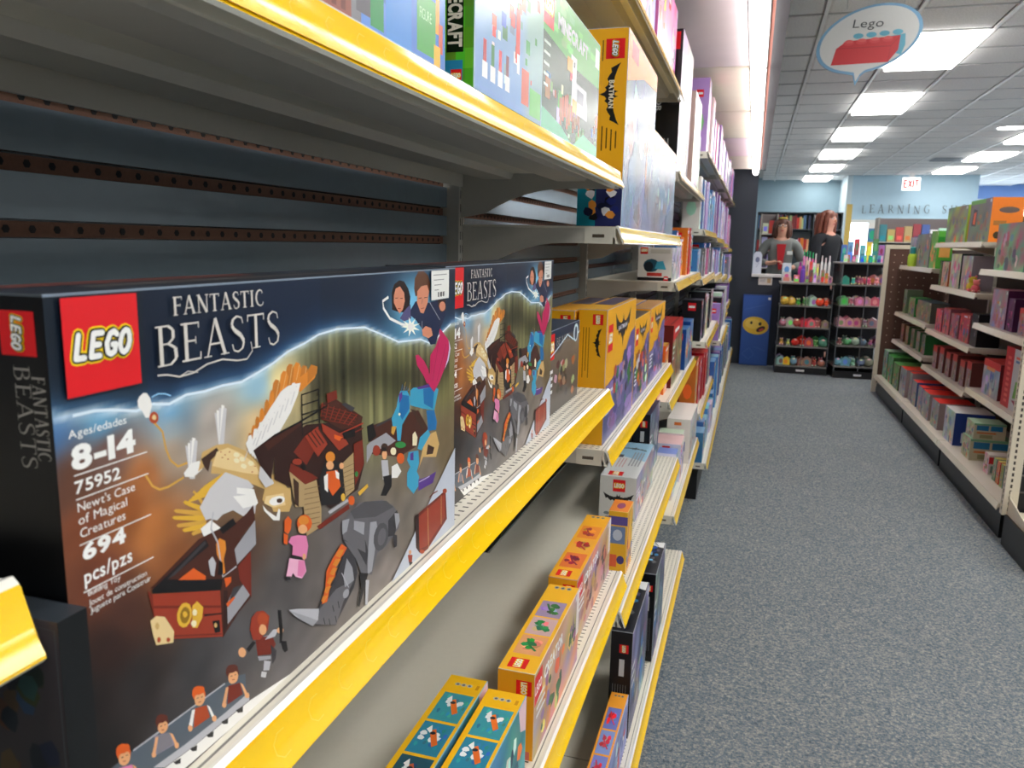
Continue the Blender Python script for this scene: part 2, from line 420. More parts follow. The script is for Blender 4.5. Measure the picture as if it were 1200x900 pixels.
# ceiling grid, tiles, lights
YR = [6.8 + .61*k for k in range(-3, 26)]
XC = [.36 + .6*k for k in range(0, 12)]
tb = MB()
T = (250, 250, 250)
for x in XC: tb.box(x-.012, 0, .02, x+.012, 26, .035, T)
for y in [6.8+.61*k for k in range(-17, 28)]: tb.box(.06, y+4-.006, .026, 7.9, y+4+.006, .035, (190, 190, 190))
g = tb.build('grid', 'enamel', ceiling, loc=(0, 0, -.08))
g.location = (.72, 0, -.096)
tile_me = {}
def tile(x0, x1, y0, y1):
    key = (round(x1-x0, 2), round(y1-y0, 2))
    if key not in tile_me:
        w, d = x1-x0, y1-y0; m = MB(); e = .018
        m.v = [(0,0,.02),(w,0,.02),(w,d,.02),(0,d,.02),(e,e,0),(w-e,e,0),(w-e,d-e,0),(e,d-e,0)]
        c = (240, 238, 236)
        for f in ((4,7,6,5),(0,4,5,1),(1,5,6,2),(2,6,7,3),(3,7,4,0)): m.face(f, c)
        tile_me[key] = m.mesh('tile', 'ceiling_tile')
    o = bpy.data.objects.new('tile', tile_me[key]); COL.objects.link(o); o.parent = ceiling
    o.location = (x0+.72, y0+4, CEIL-(CEIL+.06)-.008)
lights = []
for k in range(-4, 6): lights.append((.96, 6.8+2.44*k))
for k in range(-4, 6): lights.append((3.36, 7.41+2.44*k))
for k in range(-4, 7): lights.append((5.76, 6.8+2.44*k))
lit = set()
for (x, y) in lights:
    for q in (0, 1): lit.add((round(x, 2), round(y+.61*q, 1)))
far_small = MB(); ntile = 0
for y in [6.8+.61*k for k in range(-17, 28)]:
    for j, x in enumerate([-.24] + XC[:-1]):
        if (round(x, 2), round(y, 1)) in lit: continue
        if y > 20 and x < 1.9 or y > 21.6: continue
        x0 = max(x, .06)
        inview = 5.2 < y < 19.5 and (x < .33*y)
        if inview and ntile < 298:
            tile(x0+.014, x+.6-.014, y+.014, y+.61-.014); ntile += 1
        else: far_small.box(x0+.014+.72, y+.014+4, -.068, x+.6-.014+.72, y+.596+4, -.055, (206, 204, 200))
o = far_small.build('tile_field', 'ceiling_tile', ceiling); o['kind'] = 'stuff'
sd = {}
def ceiling_light(x, y, label):
    t = empty('ceiling_light', (x, y, CEIL), label, 'light', 'ceiling light panels')
    if 'f' not in sd:
        m = MB()
        for b in ((.0,.0,-.014,.6,.03,.02),(.0,1.19,-.014,.6,1.22,.02),(.0,.03,-.014,.03,1.19,.02),(.57,.03,-.014,.6,1.19,.02),(.03,.03,.005,.57,1.19,.02)): m.box(*b, (236,236,234))
        sd['f'] = m.mesh('frame', 'enamel')
        sd['d'] = MB().box(.03,.03,-.046,.57,1.19,-.015,(255,255,255)).mesh('diffuser', 'diffuser_glow')
    for n, k in (('frame', 'f'), ('diffuser', 'd')):
        o = bpy.data.objects.new(n, sd[k]); COL.objects.link(o); o.parent = t
ordn = ['nearest', 'second', 'third', 'fourth', 'fifth', 'sixth', 'seventh', 'eighth', 'ninth', 'tenth', 'eleventh']
for i, (x, y) in enumerate(lights):
    if y > 21: continue
    if x < 1: n = i-4; row = 'row above the aisle'
    elif x < 4: n = i-10-6; row = 'row right of the exit sign'
    else: n = i-20-4; row = 'row by the right wall'
    if n < 0: lb = 'bright rectangular ceiling panel behind the viewer in the %s' % row
    else: lb = '%s bright rectangular ceiling panel of the %s' % (ordn[n], row)
    if n < 0: lb = '%s bright ceiling panel behind the viewer, %s' % (ordn[-n-1], row)
    if x < 1 and n == 0: lb = 'nearest bright ceiling panel, partly behind the hanging speech bubble sign'
    ceiling_light(x, y, lb)
# round recessed lamp and air vent on the right of the ceiling
m = MB().lathe([(.17,-.02),(.19,-.01),(.19,.02)], 0, 0, (240,240,240), 16)
dl = tag(m.build('recessed_lamp', 'enamel', loc=(3.06, 11.95, CEIL)), 'round recessed lamp set in the ceiling tiles at right', 'light')
MB().lathe([(.15,-.024),(.15,-.021)], 0, 0, (255,255,255), 16).build('lens', 'diffuser_glow', dl)
vt = empty('ceiling_vent', (2.86, 15.5, CEIL), 'square slatted grey air vent in the ceiling before the exit sign', 'vent')
MB().box(0,0,-.012,.58,.58,.0,(170,172,176)).build('backing', 'enamel', vt)
for k in range(6): MB().box(.03,.05+.085*k,-.03,.55,.09+.085*k,-.014,(120,122,128)).build('slat', 'enamel', vt)

# canopy tube lights
tube_me = MB().box(-.036,.005,.025,.036,1.2,.06,(240,240,238)).mesh('housing', 'enamel')
lamp_me = MB().tube([(0,.02,0),(0,1.19,0)], .030, (255,255,255), 10).mesh('lamp', 'tube_glow')
for i in range(8):
    y0 = -1.0+1.225*i
    t = empty('tube_light', (-.04, y0, .775), '%s fluorescent tube of the lit line under the left shelf canopy' % (['first','second','third','fourth','fifth','sixth','seventh','eighth'][i]), 'light', 'canopy tube lights')
    for n, me in (('housing', tube_me), ('lamp', lamp_me)):
        o = bpy.data.objects.new(n, me); COL.objects.link(o); o.parent = t
    for yy in (.008, 1.185): MB().box(-.022, yy, -.02, .022, yy+.012, .026, (225,225,225)).build('socket', 'enamel', t)

# ------------------------------------------------------------------ left shelving run
YB = [-1.005, .215, 1.435, 2.655, 3.875, 5.095, 6.315, 7.535, 8.755]
GREY = (176, 174, 166); CREAM = (222, 217, 202); STEEL = (196, 191, 180)
XBK = -.56
run = empty('shelving_run', (-.59, YB[0], FLOOR), 'long left shelving run with blue grey slatted back and cream uprights', 'shelving')
def R(z): return z-FLOOR
slat_me = MB().box(0, .012, -.0185, .012, 1.208, .0185, (104, 119, 128)).mesh('back_slat', 'slat_laminate')
st = MB().box(0, .012, -.0065, .004, 1.208, .0065, (112, 76, 58))
for k in range(48):
    y = .03+.0245*k; st.lathe([(.0036,0),(.0036,.0004)], 0, 0, (14,12,12), 6)
    # turn the last lathe to face +x
    for q in range(len(st.v)-12, len(st.v)): a, b, c = st.v[q]; st.v[q] = (.0041+c, y+a, b)
strip_me = st.mesh('perforated_strip', 'hardboard')
def back_bay(i):
    y0 = YB[i]-YB[0]
    if i in (1, 2):
        zz = [(-.525 + .0525*k) for k in range(0, 25)]
        for z in zz:
            o = bpy.data.objects.new('perforated_strip', strip_me); COL.objects.link(o); o.parent = run; o.location = (.014, y0, R(z+.0025))
            o = bpy.data.objects.new('back_slat', slat_me); COL.objects.link(o); o.parent = run; o.location = (.014, y0, R(z+.0265+.0025))
        mb = MB(); lo = [-1.26+.0525*k for k in range(14)]
    else: mb = MB(); lo = [-1.235+.0525*k for k in range(39)]
    for z in lo:
        mb.box(.014, y0+.012, R(z-.0035), .018, y0+1.208, R(z+.0095), (112, 76, 58)).box(.014, y0+.012, R(z+.0105), .026, y0+1.208, R(z+.0475), (104, 119, 128))
    mb.box(.008, y0+.01, R(-1.245), .013, y0+1.21, R(.80), (40, 40, 42))
    o = mb.build('back_panel', 'slat_laminate', run); o['kind'] = 'stuff'
for i in range(0, 8): back_bay(i)
um = MB().box(0, -.015, .0, .045, .015, 2.04, GREY)
for k in range(78):
    for yy in (-.007, .004): um.box(.0448, yy, .03+.0255*k, .0454, yy+.003, .045+.0255*k, (40, 40, 40))
up_me = um.mesh('upright', 'enamel')
for y in YB:
    o = bpy.data.objects.new('upright', up_me); COL.objects.link(o); o.parent = run; o.location = (.005, y-YB[0], .0)
def bracket_mb(xl, y, big=True):
    # profile relative to deck level, x from the upright to just behind the rail
    xb = -.539; xf = xl-.018; m = MB()
    pr = [(xb, -.004), (xf, -.004), (xf, -.012), (xf+.008, -.030), (xl-.11, -.031)]
    for t in range(1, 7):
        a = t/6; pr.append((xl-.11-(.15)*a, -.031-.045*a*a))
    pr += [(xb, -.085)]
    return m.prism(pr[::-1], y-.001, y+.001, STEEL)
shelf_count = {}
def shelf(i, Zl, Xl, label, near=False, rail=(255, 208, 20), y0=None, y1=None):
    y0 = YB[i]+.003 if y0 is None else y0; y1 = YB[i+1]-.003 if y1 is None else y1
    L = y1-y0; dk = Zl+.031
    t = empty('shelf', (-.55, y0, dk), label, 'shelf', 'yellow edged shelves of the left run')
    o = (-.55); X = lambda x: x-o
    m = MB()
    # deck with front fold, back flange and two hat channels underneath
    m.box(X(-.539), 0, -.0035, X(Xl-.016), L, 0, CREAM)
    m.box(X(-.539), .004, -.028, X(-.535), L-.004, -.0035, STEEL)
    m.box(X(Xl-.020), 0, -.031, X(Xl-.016), L, -.0036, CREAM)
    m.prism([(X(-.50),-.0036),(X(-.495),-.014),(X(-.44),-.014),(X(-.435),-.0036)], .004, L-.004, STEEL)
    m.prism([(X(-.36),-.0036),(X(-.352),-.018),(X(-.30),-.018),(X(-.292),-.0036)], .004, L-.004, STEEL)
    D = (70, 68, 64)
    m.box(X(Xl-.0215), .001, 0, X(Xl-.0200), L-.001, .0003, (120,118,112))
    if near:
        n = int(L/.0125)
        for xx, s in ((Xl-.032, .009), (Xl-.044, .009), (Xl-.056, .009), (Xl-.068, .009)):
            for k in range(n):
                m.box(X(xx)-.003, .01+k*.0125, 0, X(xx)+.003, .01+k*.0125+.0022, .00025, D)
    m.build('deck', 'enamel', t)
    r = MB()
    pr = [(Xl-.0155, .001), (Xl-.0125, .0018), (Xl-.0095, -.001), (Xl-.0065, -.010), (Xl-.003, -.021), (Xl+.0005, -.0295), (Xl-.0015, -.0315), (Xl-.0055, -.022), (Xl-.0125, -.004), (Xl-.0155, -.003)]
    n = len(pr); yA, yB2 = 0, L
    vs = [(X(a), yA, b) for a, b in pr]+[(X(a), yB2, b) for a, b in pr]
    r.v = vs; WH = (238, 236, 226)
    for k in range(n):
        j = (k+1) % n
        c = rail if k in (2, 3, 4) else WH
        r.face((k, j, n+j, n+k)[::-1] if False else (k, n+k, n+j, j), c)
    r.face(list(range(n)), WH); r.face([n+k for k in range(n)][::-1], WH)
    if near and rail[2] < 100:       # pale embossed arcs along the yellow strip
        for k in range(int(L/.036)):
            yc = .02+k*.036
            for a in range(5):
                t0, t1 = math.pi*(.35+.26*a), math.pi*(.35+.26*(a+1))
                P = []
                for tt, rr in ((t0,.0078),(t1,.0078),(t1,.0072),(t0,.0072)):
                    vy = yc+rr*math.cos(tt)*1.1; s = max(0, min(1, .5+.062*rr*math.sin(tt)/.0005*.5*.5))
                    s = .5+rr*math.sin(tt)/.0205
                    q = .12+.76*(1-s); bow = .0016*math.sin(math.pi*q); P.append((X(Xl-.0095+.0092*q+.0014-bow*.9)+.00025, vy, -.0022-.0262*q-bow*.35+.0008+.0001))
                r.poly(P, (255, 226, 84))
    rl_ = r.build('price_rail', 'rail_plastic', t)
    ys = MB(); NS = 8; row = []
    for k in range(NS+1):
        q = k/NS; bow = .0016*math.sin(math.pi*q)
        row.append((Xl-.0095+.0092*q+.0014-bow*.9, -.0022-.0262*q-bow*.35+.0008))
    ys.v = [(X(a), .0006, b) for a, b in row]+[(X(a), L-.0006, b) for a, b in row]
    for k in range(NS): ys.face((k, k+1, NS+2+k, NS+1+k)[::-1], rail)
    ys.build('yellow_strip' if rail[2] < 100 else 'strip', 'rail_plastic', rl_, smooth=True)
    for y in (y0+.002, y1-.002):
        if Zl < -1.0: break
        b = bracket_mb(Xl, y); b.v = [(a-o, bb-y0, c) for a, bb, c in b.v]
        if near:
            bb = b
            n2 = len(bb.v); yy = y-y0 + (-.0014 if y == y0+.002 else .0014)
        b.build('bracket', 'enamel', t)
    for q, yy in (('a', -.0), ('b', L)):
        pass
    e = MB()
    pr = [(X(-.30), -.0036), (X(Xl-.0205), -.0036), (X(Xl-.0205), -.0175), (X(Xl-.008), -.031), (X(-.30), -.031)]
    e.prism(pr[::-1], 0, .0016, CREAM); e.box(X(Xl-.058), -.0004, -.020, X(Xl-.036), 0, -.014, (90, 80, 66)); e.build('end_cap', 'enamel', t)
    MB().prism(pr[::-1], L-.0016, L, CREAM).build('end_cap', 'enamel', t)
    return t
LV = {0: [(-.161, -.247)],
 1: [(.099,-.230),(-.297,-.230),(-.654,-.189),(-1.075,-.155)],
 2: [(.453,-.245),(.002,-.227),(-.418,-.230),(-.743,-.189),(-1.077,-.155)],
 3: [(.209,-.237),(-.148,-.230),(-.555,-.229),(-.958,-.19)],
 4: [(.409,-.225),(.053,-.222),(-.182,-.218),(-.484,-.178),(-.841,-.187),(-1.091,-.143)],
 5: [(.41,-.22),(.03,-.218),(-.219,-.217),(-.615,-.15),(-1.091,-.143)],
 6: [(.41,-.22),(.0,-.22),(-.27,-.215),(-.60,-.19),(-1.091,-.143)],
 7: [(.42,-.22),(-.04,-.22),(-.322,-.197),(-.575,-.2),(-1.091,-.143)]}
bayn = ['', 'nearest', 'second', 'third', 'fourth', 'fifth', 'sixth', 'farthest']
spec_lab = {(0,0): 'yellow edged shelf whose rail end pokes in at the lower left corner',
 (1,0): 'nearest yellow edged shelf overhead, its dark underside showing', (1,1): 'yellow edged shelf carrying the two big dark blue film toy boxes',
 (1,2): 'cream shelf with yellow rail under the film toy boxes', (1,3): 'bottom yellow edged shelf nearest the carpet at lower centre',
 (2,1): 'yellow edged shelf under the tall yellow bat emblem box', (2,2): 'yellow edged shelf carrying the purple and yellow bat emblem boxes'}
tn = ['top', 'second', 'third', 'fourth', 'fifth', 'lowest']
for i, rows in LV.items():
    for k, (z, x) in enumerate(rows):
        lb = spec_lab.get((i, k)) or 'yellow edged %s shelf from above in the %s left bay' % (tn[k], bayn[i])
        if k == 0 and i == 0: shelf(i, z, x, lb, near=True)
        else: shelf(i, z, x, lb, near=(i <= 2), rail=(255, 208, 20) if i < 3 else (248, 205, 60))
# base plinths
for i in (1, 2, 4, 5, 6, 7):
    tag(MB().box(.052, .004, 0, .40, 1.216, .135, (16, 16, 17)).build('base_plinth', 'enamel', loc=(-.59, YB[i], FLOOR)), 'black base plinth under the lowest shelf of the %s left bay' % bayn[i], 'plinth')

# ------------------------------------------------------------------ printed cartons
PAL = dict(ltblue=(150,205,245),gold2=(214,164,72),white=(240,238,234),rust=(176,72,36),tanl=(232,204,148),white2=(206,204,206),tan=(208,170,106),brownd=(66,44,34),
 cream=(240,228,190),orange2=(196,120,44),orange=(222,136,48),gold=(226,178,60),case3=(74,38,28),black=(22,20,22),greyd=(62,60,64),orange3=(222,96,34),case=(156,58,38),
 case2=(120,42,28),casedk=(52,28,24),goldd=(150,112,30),grey2=(158,158,164),grey3=(186,186,192),wood=(178,150,106),woodd=(128,102,70),dark=(34,32,34),green=(52,140,70),
 skin=(232,170,120),blue1=(62,160,196),blue2=(30,110,170),purple=(92,56,140),lav=(206,190,226),magenta=(196,36,92),magd=(140,20,60),pink=(226,130,176),pinkl=(240,178,206),
 grey1=(104,102,106),grey4=(84,82,86),pale=(196,202,214),slate=(88,98,108),brownr=(98,46,34),lavg=(140,132,150),grey=(130,126,134),glow=(255,255,255),brownb=(40,26,24),
 navy2=(88,84,128),skin2=(214,140,110),navy=(30,42,74),brownh=(98,62,42),glowc=(250,252,236))
HERO = """ltblue 6 265,968 286,972 308,968 326,960
gold2 11 266,910 292,881 300,838 312,808 336,786 382,786
gold2 11 230,796 250,763 272,748 300,746 354,754
white 0 228,976 240,982 250,980 260,967 264,948 258,935 253,923 242,925 234,940 222,954 222,968
rust 0 282,916 280,910 274,906 266,906 259,910 254,916 253,922 256,929 261,933 268,934 276,930 281,924
tanl 0 275,919 274,916 272,914 268,914 265,916 262,918 262,922 263,925 266,926 269,927 272,925 274,922
white2 0 489,798 478,889 490,884 508,794
white 0 489,798 486,894 499,890 508,794
white2 0 489,798 496,898 508,894 508,794
white 0 489,798 506,904 518,899 508,794
white2 0 489,798 514,895 526,890 508,794
white2 0 374,744 365,831 376,826 392,739
white 0 374,744 374,835 384,831 392,739
white2 0 374,744 382,840 393,835 392,739
white 0 374,744 390,844 402,840 392,739
white2 0 374,744 398,836 409,832 392,739
white 0 354,764 381,782 412,780 421,756 388,745 358,754
tan 0 424,799 480,804 524,797 595,760 650,722 682,676 720,631 678,626 614,662 519,714 452,736 460,768 405,754
brownd 0 418,783 479,797 489,783 454,770 442,743 427,762
tanl 0 478,786 524,786 570,761 631,718 661,673 591,698 508,732 459,754
cream 0 570,752 564,750 554,752 546,758 546,764 552,766 562,763 570,757
cream 0 594,734 588,732 578,734 570,740 569,746 576,748 585,745 593,739
cream 0 569,736 562,734 553,737 546,743 545,748 551,750 560,748 568,741
cream 0 598,712 592,710 582,714 574,720 574,725 580,727 590,724 598,718
cream 0 631,712 624,710 614,712 606,719 605,724 612,727 622,724 630,718
rust 0 498,781 496,780 493,780 492,782 493,784 496,783
rust 0 514,769 513,768 510,768 508,770 510,772 513,771
rust 0 503,764 501,763 498,764 496,766 498,768 501,766
rust 0 532,772 530,771 527,772 526,774 528,775 531,774
rust 0 526,754 524,754 520,754 518,756 520,758 524,756
rust 0 626,692 624,690 620,691 619,694 621,694 624,694
rust 0 640,704 638,703 635,704 632,706 635,707 638,706
orange2 0 867,894 882,942 894,951 913,946 922,930 908,888
tanl 4 897,907 912,942
orange 0 826,897 844,956 856,966 874,960 884,944 865,890
tanl 4 854,910 874,956
orange2 0 788,887 806,958 819,966 836,962 844,946 826,880
tanl 4 816,899 836,958
orange 0 751,872 776,941 788,950 805,945 814,929 788,866
tanl 4 778,884 805,942
orange2 0 715,850 736,922 748,931 764,926 772,911 751,844
tanl 4 741,862 764,922
orange 0 700,825 718,895 724,904 734,900 739,885 722,820
orange2 0 678,809 693,874 700,882 709,878 714,863 700,804
orange 0 658,798 668,854 675,862 684,858 688,844 679,792
orange2 0 638,782 646,834 652,843 662,838 666,824 658,777
orange 0 620,770 628,814 635,822 644,819 648,804 641,765
orange2 0 604,758 610,796 616,805 625,800 629,786 624,753
orange 0 830,905 910,927 966,914 958,902 875,872
orange2 0 918,930 939,947 976,935 970,914 916,891
white 0 876,900 846,902 808,902 771,892 741,870 712,851 688,832 663,816 646,802 628,784 614,760 658,728 670,716 706,744 757,774 819,821 859,866
white2 7 853,895 820,844
white 0 822,883 830,907 846,906 856,877
white2 7 822,880 788,830
white 0 792,868 801,892 816,892 826,862
white2 7 793,866 758,816
white 0 764,854 772,878 786,878 796,848
white2 7 764,852 728,802
white 0 735,841 744,864 758,864 767,834
white2 7 736,838 698,788
white 0 707,828 716,850 730,850 738,821
white2 7 708,824 670,774
white 0 680,814 688,837 702,836 710,808
white2 7 681,812 642,762
white 0 654,801 662,824 675,823 683,795
white2 7 654,798 614,749
white 0 628,788 636,811 648,810 657,782
white2 7 628,786 588,736
white 0 602,776 610,798 623,798 630,770
white 0 596,780 606,787 620,750 613,744
white 0 607,770 617,778 631,740 624,734
white 0 618,762 628,769 642,731 635,725
white 0 629,752 639,760 654,722 646,716
white 0 640,743 650,750 664,712 658,706
white 0 652,734 662,741 676,703 669,696
white 0 663,724 673,732 688,693 681,686
gold2 0 419,672 388,711 380,709 387,702 418,656
gold 0 422,657 353,696 346,694 352,686 420,642
gold2 0 424,645 320,685 312,683 319,676 422,630
gold 0 423,634 312,670 305,669 312,661 422,619
gold2 0 426,622 325,646 318,644 324,637 424,607
gold 0 422,614 344,628 337,626 344,618 420,599
gold2 0 418,608 375,608 368,606 374,598 416,594
gold 0 423,711 496,724 507,712 412,704
gold 0 412,708 484,719 501,704 401,700
gold 0 402,704 473,714 494,698 390,697
gold 0 390,701 461,709 488,692 380,694
gold 0 380,698 450,704 482,685 369,690
gold 0 369,694 438,699 476,678 358,687
white2 0 508,724 602,674 626,650 586,626 501,618 466,606 418,631 403,662 444,698
white 0 552,669 626,642 643,596 584,590 550,634
white2 0 412,652 452,671 534,659 592,636 637,608 627,571 581,576 532,612 468,615 422,622
white 0 534,650 592,636 641,606 636,593 575,603
white 0 402,606 442,615 500,562 491,546 457,550 462,524 436,538 418,568
tan 0 708,660 750,652 792,592 812,542 796,520 716,546 691,602 679,635
tan 0 679,630 807,591 808,537 741,543 684,578 664,599
tanl 0 682,604 770,586 778,547 716,559 672,586
white 0 775,568 772,561 759,558 740,560 719,564 703,572 696,580 698,586 710,590 730,588 750,584 767,576
brownd 0 762,566 760,562 754,562 747,563 740,566 734,570 733,574 735,578 740,578 748,577 755,574 761,570
white 0 664,584 683,562 728,527 742,548 750,540 744,510 714,521 671,564
white2 0 656,700 702,662 720,631 679,630 648,669
case3 0 222,525 394,582 472,581 599,496 596,336 542,320 466,278 461,415
black 0 226,519 418,573 430,550 322,530 280,522 477,440 468,412 228,510
greyd 0 274,524 415,570 421,560 303,524
orange3 0 314,507 369,515 412,476 411,466
case 0 227,508 464,414 466,282 230,393
case2 0 213,524 227,508 230,393 226,459
case2 12 228,476 465,368
case2 9 280,377 463,291
casedk 0 398,378 470,348 470,344 398,372
gold 0 353,394 345,382 332,376 319,380 307,392 301,408 302,424 310,436 322,442 336,438 348,428 354,411
goldd 0 346,399 340,390 332,386 323,389 316,396 312,407 312,418 318,426 326,430 334,428 342,420 346,410
gold 0 338,406 336,403 332,402 328,402 324,406 322,410 321,414 322,418 326,420 330,418 334,415 336,411
gold 0 356,420 375,424 396,398 390,372 370,354 352,363
cream 0 372,394 371,391 368,389 363,390 359,393 356,398 355,403 356,406 360,408 365,408 368,404 372,400
cream 0 368,366 366,362 363,361 358,362 353,366 350,371 348,376 350,380 354,382 359,380 364,377 368,372
tanl 0 215,448 234,451 261,436 276,409 289,385 284,358 228,380 220,411
tan 0 242,422 240,418 238,416 234,416 231,420 229,424 228,428 230,432 232,434 236,434 239,430 241,426
rust 0 244,386 242,383 240,382 237,382 234,384 232,388 232,392 233,395 235,396 238,396 241,394 243,390
rust 0 274,370 273,368 270,367 267,368 264,370 262,374 262,377 262,380 265,380 268,380 271,377 274,374
black 0 428,344 456,334 457,300 436,307
tan 0 446,324 445,321 442,320 440,320 436,323 434,326 434,330 435,332 437,334 440,334 443,331 445,328
casedk 0 478,408 495,400 488,300 470,280
grey2 0 490,364 516,391 592,384 594,347 489,306
greyd 0 517,398 561,389 526,372 500,368
orange3 0 486,366 515,372 526,367 492,353
grey2 0 531,502 546,511 626,552 626,481 539,455
case3 0 486,562 589,584 620,598 626,552 555,527 510,520
black 0 472,581 530,590 543,570 486,562
case2 0 542,449 601,470 595,336 547,408
grey3 0 424,511 441,518 453,494 444,461 431,471
orange 0 457,545 471,556 494,540 496,516 484,492 488,452 478,454 470,492 458,516
orange3 0 484,439 512,432 511,418 489,411
grey3 10 452,634 440,592 464,547 478,446 535,452
black 0 467,498 480,484 478,452 458,460
casedk 0 628,752 729,774 873,786 880,734 775,725 725,708 706,646 655,704
case3 0 681,758 864,784 872,772 695,735
casedk 0 725,708 827,752 899,766 1252,706 1272,542 1222,461 1032,452 964,502 722,642
case3 0 986,814 1077,814 1264,715 1252,688 1116,702 984,768
case 8 996,817 984,773
case 8 1032,804 1012,762
case 8 1068,790 1040,752
case 8 1106,776 1068,741
case 8 1144,762 1098,730
case 8 1184,748 1127,718
case 8 1224,732 1158,707
case2 6 986,812 1229,728
case2 6 986,800 1220,721
case2 6 986,790 1210,714
case2 6 985,778 1200,706
case2 6 984,766 1192,700
case2 0 1022,840 1084,842 1088,812 1026,809
greyd 0 1114,788 1140,790 1207,758 1184,748
black 12 877,866 875,736
black 12 974,864 974,734
black 8 876,863 974,864
black 8 875,831 972,830
black 8 874,802 971,799
black 8 872,772 970,768
black 12 728,770 873,784 1026,802
case2 0 824,698 888,732 952,681 893,639
case 0 888,732 964,746 1020,675 960,648 924,688
case3 10 902,736 956,680
case3 10 923,737 976,682
case3 10 944,738 996,683
case3 10 965,740 1016,684
case 0 984,752 1115,685 1158,642 1092,635 992,724
orange3 0 1062,698 1126,672 1093,668 1062,684
case 12 1094,690 1264,692
case2 10 1104,671 1264,674
black 0 1116,690 1204,688 1204,659 1126,666
case2 0 806,668 929,598 957,579 881,578 796,646
case 0 866,656 863,652 853,651 840,654 827,659 818,664 814,670 818,674 828,676 841,673 854,669 864,662
black 0 888,633 886,628 880,626 874,627 868,630 864,635 862,640 864,644 869,646 875,646 882,642 886,638
wood 0 796,646 881,580 947,576 972,472 970,413 882,412 869,512 824,526
woodd 5 876,566 966,550
woodd 5 875,550 964,533
woodd 5 874,534 964,516
woodd 5 874,517 963,499
woodd 5 873,500 962,482
woodd 5 872,484 962,464
woodd 5 872,468 961,448
woodd 5 870,451 960,430
brownd 0 816,620 846,596 842,520 820,537
dark 0 962,572 1008,635 1112,586 1130,489 1085,452 972,483
wood 0 1112,586 1190,604 1192,470 1130,460
woodd 5 1116,567 1192,564
woodd 5 1116,550 1192,546
woodd 5 1116,534 1190,530
woodd 5 1114,516 1190,512
woodd 5 1114,500 1190,494
woodd 5 1114,483 1189,477
case2 0 1192,633 1257,635 1266,544 1198,480
grey3 0 1022,445 1152,448 1162,436 1032,433
case2 0 940,423 1151,431 1156,412 959,406
gold 0 1128,461 1126,455 1120,452 1112,452 1105,457 1100,464 1098,470 1100,477 1106,480 1114,480 1121,476 1126,468
orange3 0 1203,426 1200,418 1190,414 1179,416 1168,422 1160,431 1157,440 1160,448 1168,452 1180,450 1192,445 1200,436
gold 0 1221,450 1294,460 1300,447 1233,434
green 0 1221,518 1219,513 1214,510 1209,510 1203,514 1199,519 1198,524 1200,529 1204,532 1210,532 1215,528 1220,524
orange 0 1064,620 1060,612 1048,608 1033,609 1018,616 1008,626 1004,636 1008,644 1020,648 1034,647 1050,640 1061,630
skin 0 1056,594 1052,587 1042,584 1030,586 1018,591 1010,599 1006,607 1010,614 1019,617 1032,616 1044,610 1052,602
orange3 0 1006,586 1079,572 1098,510 1044,493 1010,536
white 0 991,574 1016,578 1014,514 994,530
white 0 1063,576 1089,558 1088,536 1068,548
skin 0 1121,574 1119,570 1113,567 1106,568 1098,571 1093,576 1091,582 1093,588 1099,590 1106,590 1114,586 1120,580
case3 0 1325,666 1569,658 1756,640 1858,542 1806,491 1568,489 1322,565
black 0 1300,672 1350,673 1375,619 1311,610
greyd 16 1376,656 1526,660
grey2 0 1298,601 1324,607 1455,613 1539,562 1454,556 1348,570 1296,536
brownd 0 1676,662 1723,646 1840,553 1806,540
case 0 1405,556 1400,547 1389,542 1373,544 1358,550 1346,560 1343,572 1347,581 1358,586 1374,585 1390,578 1401,568
brownd 0 1470,552 1466,546 1455,542 1440,544 1425,550 1414,558 1410,568 1415,574 1426,578 1440,576 1456,570 1466,562
orange3 0 1618,469 1614,459 1600,454 1582,457 1564,464 1552,476 1546,488 1552,498 1564,503 1582,501 1600,494 1614,482
green 0 1634,522 1627,517 1608,517 1582,522 1558,530 1540,538 1533,546 1540,552 1558,552 1583,548 1608,540 1627,530
cream 0 1542,518 1539,512 1530,508 1516,510 1504,515 1494,523 1491,532 1494,538 1504,542 1517,540 1530,535 1540,527
tan 0 1876,510 1948,507 1986,440 1950,390 1806,427 1756,384 1806,470
brownd 0 1858,470 1930,438 1912,414 1841,428
blue1 0 1676,736 1707,743 1928,712 1974,690 1928,606 1805,637 1676,676
blue2 0 1805,720 1928,709 1910,616 1814,656
purple 0 1739,738 1910,730 1928,709 1756,728
blue2 0 1840,623 1928,606 1957,549 1948,514 1858,528 1849,579
blue1 0 1772,520 1858,535 1884,508 1789,460 1748,477
blue1 0 1562,730 1584,752 1645,741 1676,709 1668,651 1598,613 1583,551 1553,558 1546,611 1511,626 1504,659 1548,694
blue2 0 1584,738 1660,718 1668,664 1598,632 1569,664
purple 0 1570,741 1600,746 1599,723 1570,703
gold2 0 1504,627 1546,618 1518,589 1499,602
cream 0 1584,658 1582,656 1578,654 1574,654 1568,656 1564,659 1563,662 1564,665 1568,666 1574,666 1578,664 1582,662
blue2 7 1592,744 1600,774
blue2 7 1607,741 1620,766
blue2 7 1622,738 1642,757
blue2 7 1637,736 1663,748
gold 5 1614,746 1630,779
gold 5 1660,738 1676,768
cream 0 1698,550 1723,558 1748,526 1739,493 1698,503
blue1 0 1659,486 1756,468 1764,410 1739,382 1764,354 1756,314 1706,294 1642,348 1643,402 1674,420 1643,456
purple 0 1674,475 1706,474 1706,439 1674,448
purple 0 1756,342 1859,326 1950,323 1914,282 1756,292
lav 8 1764,329 1877,322
magenta 0 1976,964 2026,934 2086,896 2113,855 2088,806 2037,768 1988,725 1923,686 1860,734 1875,780 1882,853 1937,882 1984,926
magenta 0 1727,873 1756,872 1814,838 1860,795 1883,742 1845,736 1814,772 1742,830
magd 6 1984,926 1906,738
magd 6 2060,880 1955,730
